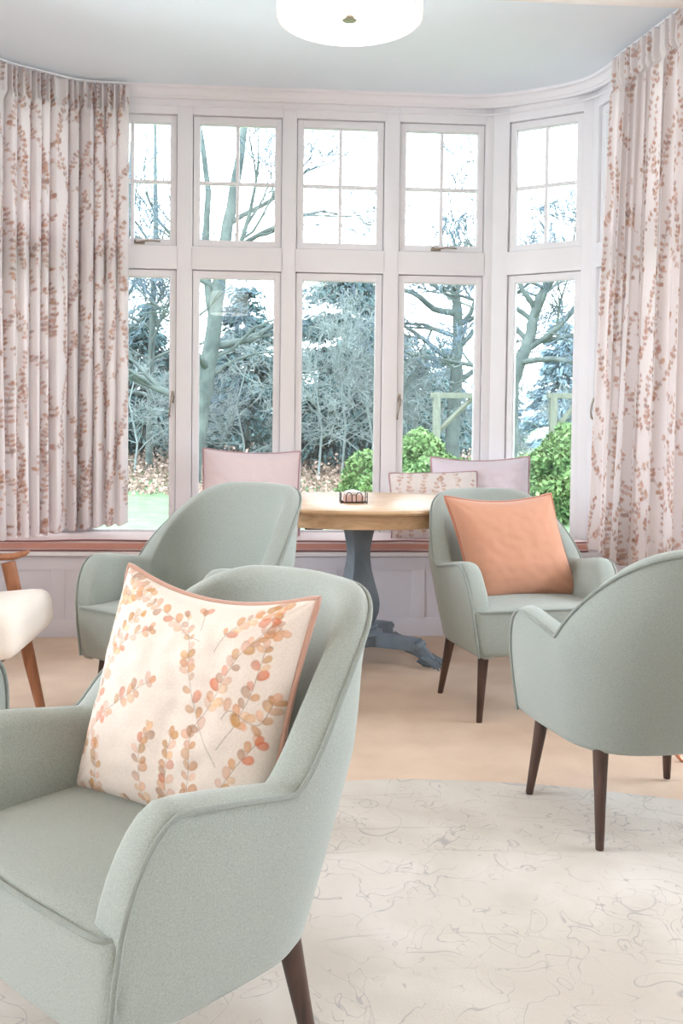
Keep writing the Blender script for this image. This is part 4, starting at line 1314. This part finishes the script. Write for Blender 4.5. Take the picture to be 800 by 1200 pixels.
for (x, y, h, sd, lab) in ((.9, 21, 4.0, 47, 'thin pale sapling tangle in front of the tall evergreen'), (2.0, 20.5, 3.3, 57, 'pale tangled sapling at the right of the middle window'),
                           (-.9, 23, 2.9, 67, 'low pale scrub tree at the foot of the second window'), (-3.4, 22.5, 3.0, 77, 'low pale scrub tree at the foot of the leftmost window'),
                           (3.9, 21.5, 2.7, 87, 'pale brushwood tangle behind the wooden garden post'), (1.5, 22, 4.4, 97, 'slender pale sapling crossing the tall evergreen in the middle window'),
                           (6.6, 22, 2.6, 107, 'low pale brushwood beyond the shrub in the angled window')):
    bare_tree((x, y, GZ), [(0, 0, 0), (.1, 0, h * .33), (-.1, 0, h * .66), (.15, 0, h)], [.03, .026, .02, .014], sd, lab, depth=4, nbr=13, lenf=.55, spread=.95, twmat=G['scrub'], mat=G['scrub'], minr=.006)
# mossy timber posts
def post(loc, h, arm, label, brace=True):
    root = empty('garden_post', loc, label=label, cat='post')
    b = MB(); b.box(-.07, .07, -.07, .07, 0, h, .01); b.build('upright', G['post'], root, smooth=False)
    b = MB(); b.box(-.12, arm, -.07, .07, h - .02, h + .09, .01); b.build('crossbar', G['post'], root, smooth=False)
    b = MB(); b.tube([(.05, 0, h - .65), (arm * .75, 0, h)], .05, 4); b.build('brace', G['post'], root, smooth=False)
post((3.1, 18.2, GZ), 2.05, .95, 'mossy timber post with a crossbar above the shrub in the fourth window')
post((5.65, 19.0, GZ), 2.1, .8, 'mossy timber post with a crossbar seen in the angled right window')

# ------------------------------------------------------------------ light
w = bpy.data.worlds.new('overcast_sky'); scene.world = w; w.use_nodes = True
nt = w.node_tree; bg = nt.nodes['Background']
tc = nt.nodes.new('ShaderNodeTexCoord'); nz = nt.nodes.new('ShaderNodeTexNoise'); nz.inputs['Scale'].default_value = 2.5; nz.inputs['Detail'].default_value = 4
nt.links.new(tc.outputs['Generated'], nz.inputs['Vector'])
cr = nt.nodes.new('ShaderNodeValToRGB'); cr.color_ramp.elements[0].color = (.80, .90, 1, 1); cr.color_ramp.elements[1].color = (.93, .97, 1, 1)
nt.links.new(nz.outputs['Fac'], cr.inputs[0]); nt.links.new(cr.outputs[0], bg.inputs['Color'])
bg.inputs['Strength'].default_value = 9.0

def area(name, loc, rot, sx, sy, power, col):
    l = bpy.data.lights.new(name, 'AREA'); l.shape = 'RECTANGLE'; l.size = sx; l.size_y = sy; l.energy = power; l.color = col
    o = bpy.data.objects.new(name, l); COL.objects.link(o); o.location = loc; o.rotation_euler = rot; return o
# added fill lights outside the unseen side windows, standing in for daylight
for cy_, pl_, pr_, c_ in ((-2.0, 65, 18, (1, .97, .96)), (-.1, 75, 22, (1, .97, .97)), (2.9, 170, 135, (.86, .92, 1))):
    area('daylight_left', (RX0 - .24, cy_, 1.55), (pi / 2, 0, -pi / 2), 1.5, 1.8, pl_, c_)
    area('daylight_right', (RX1 + .24, cy_, 1.55), (pi / 2, 0, pi / 2), 1.5, 1.8, pr_, c_)
# the lamp bulbs
for p in ((.203, 2.83, 2.49), (-.55, .45, 2.49)):
    l = bpy.data.lights.new('lamp_bulb', 'POINT'); l.energy = 34; l.color = (1, .88, .76); l.shadow_soft_size = .05
    o = bpy.data.objects.new('lamp_bulb', l); COL.objects.link(o); o.location = p

scene.view_settings.view_transform = 'Standard'; scene.view_settings.look = 'None'
scene.view_settings.gamma = 1; scene.view_settings.use_curve_mapping = False
scene.view_settings.exposure = -0.22
scene.cycles.use_denoising = True
scene.cycles.max_bounces = 10; scene.cycles.diffuse_bounces = 5; scene.cycles.transparent_max_bounces = 16
scene.cycles.sample_clamp_indirect = 6
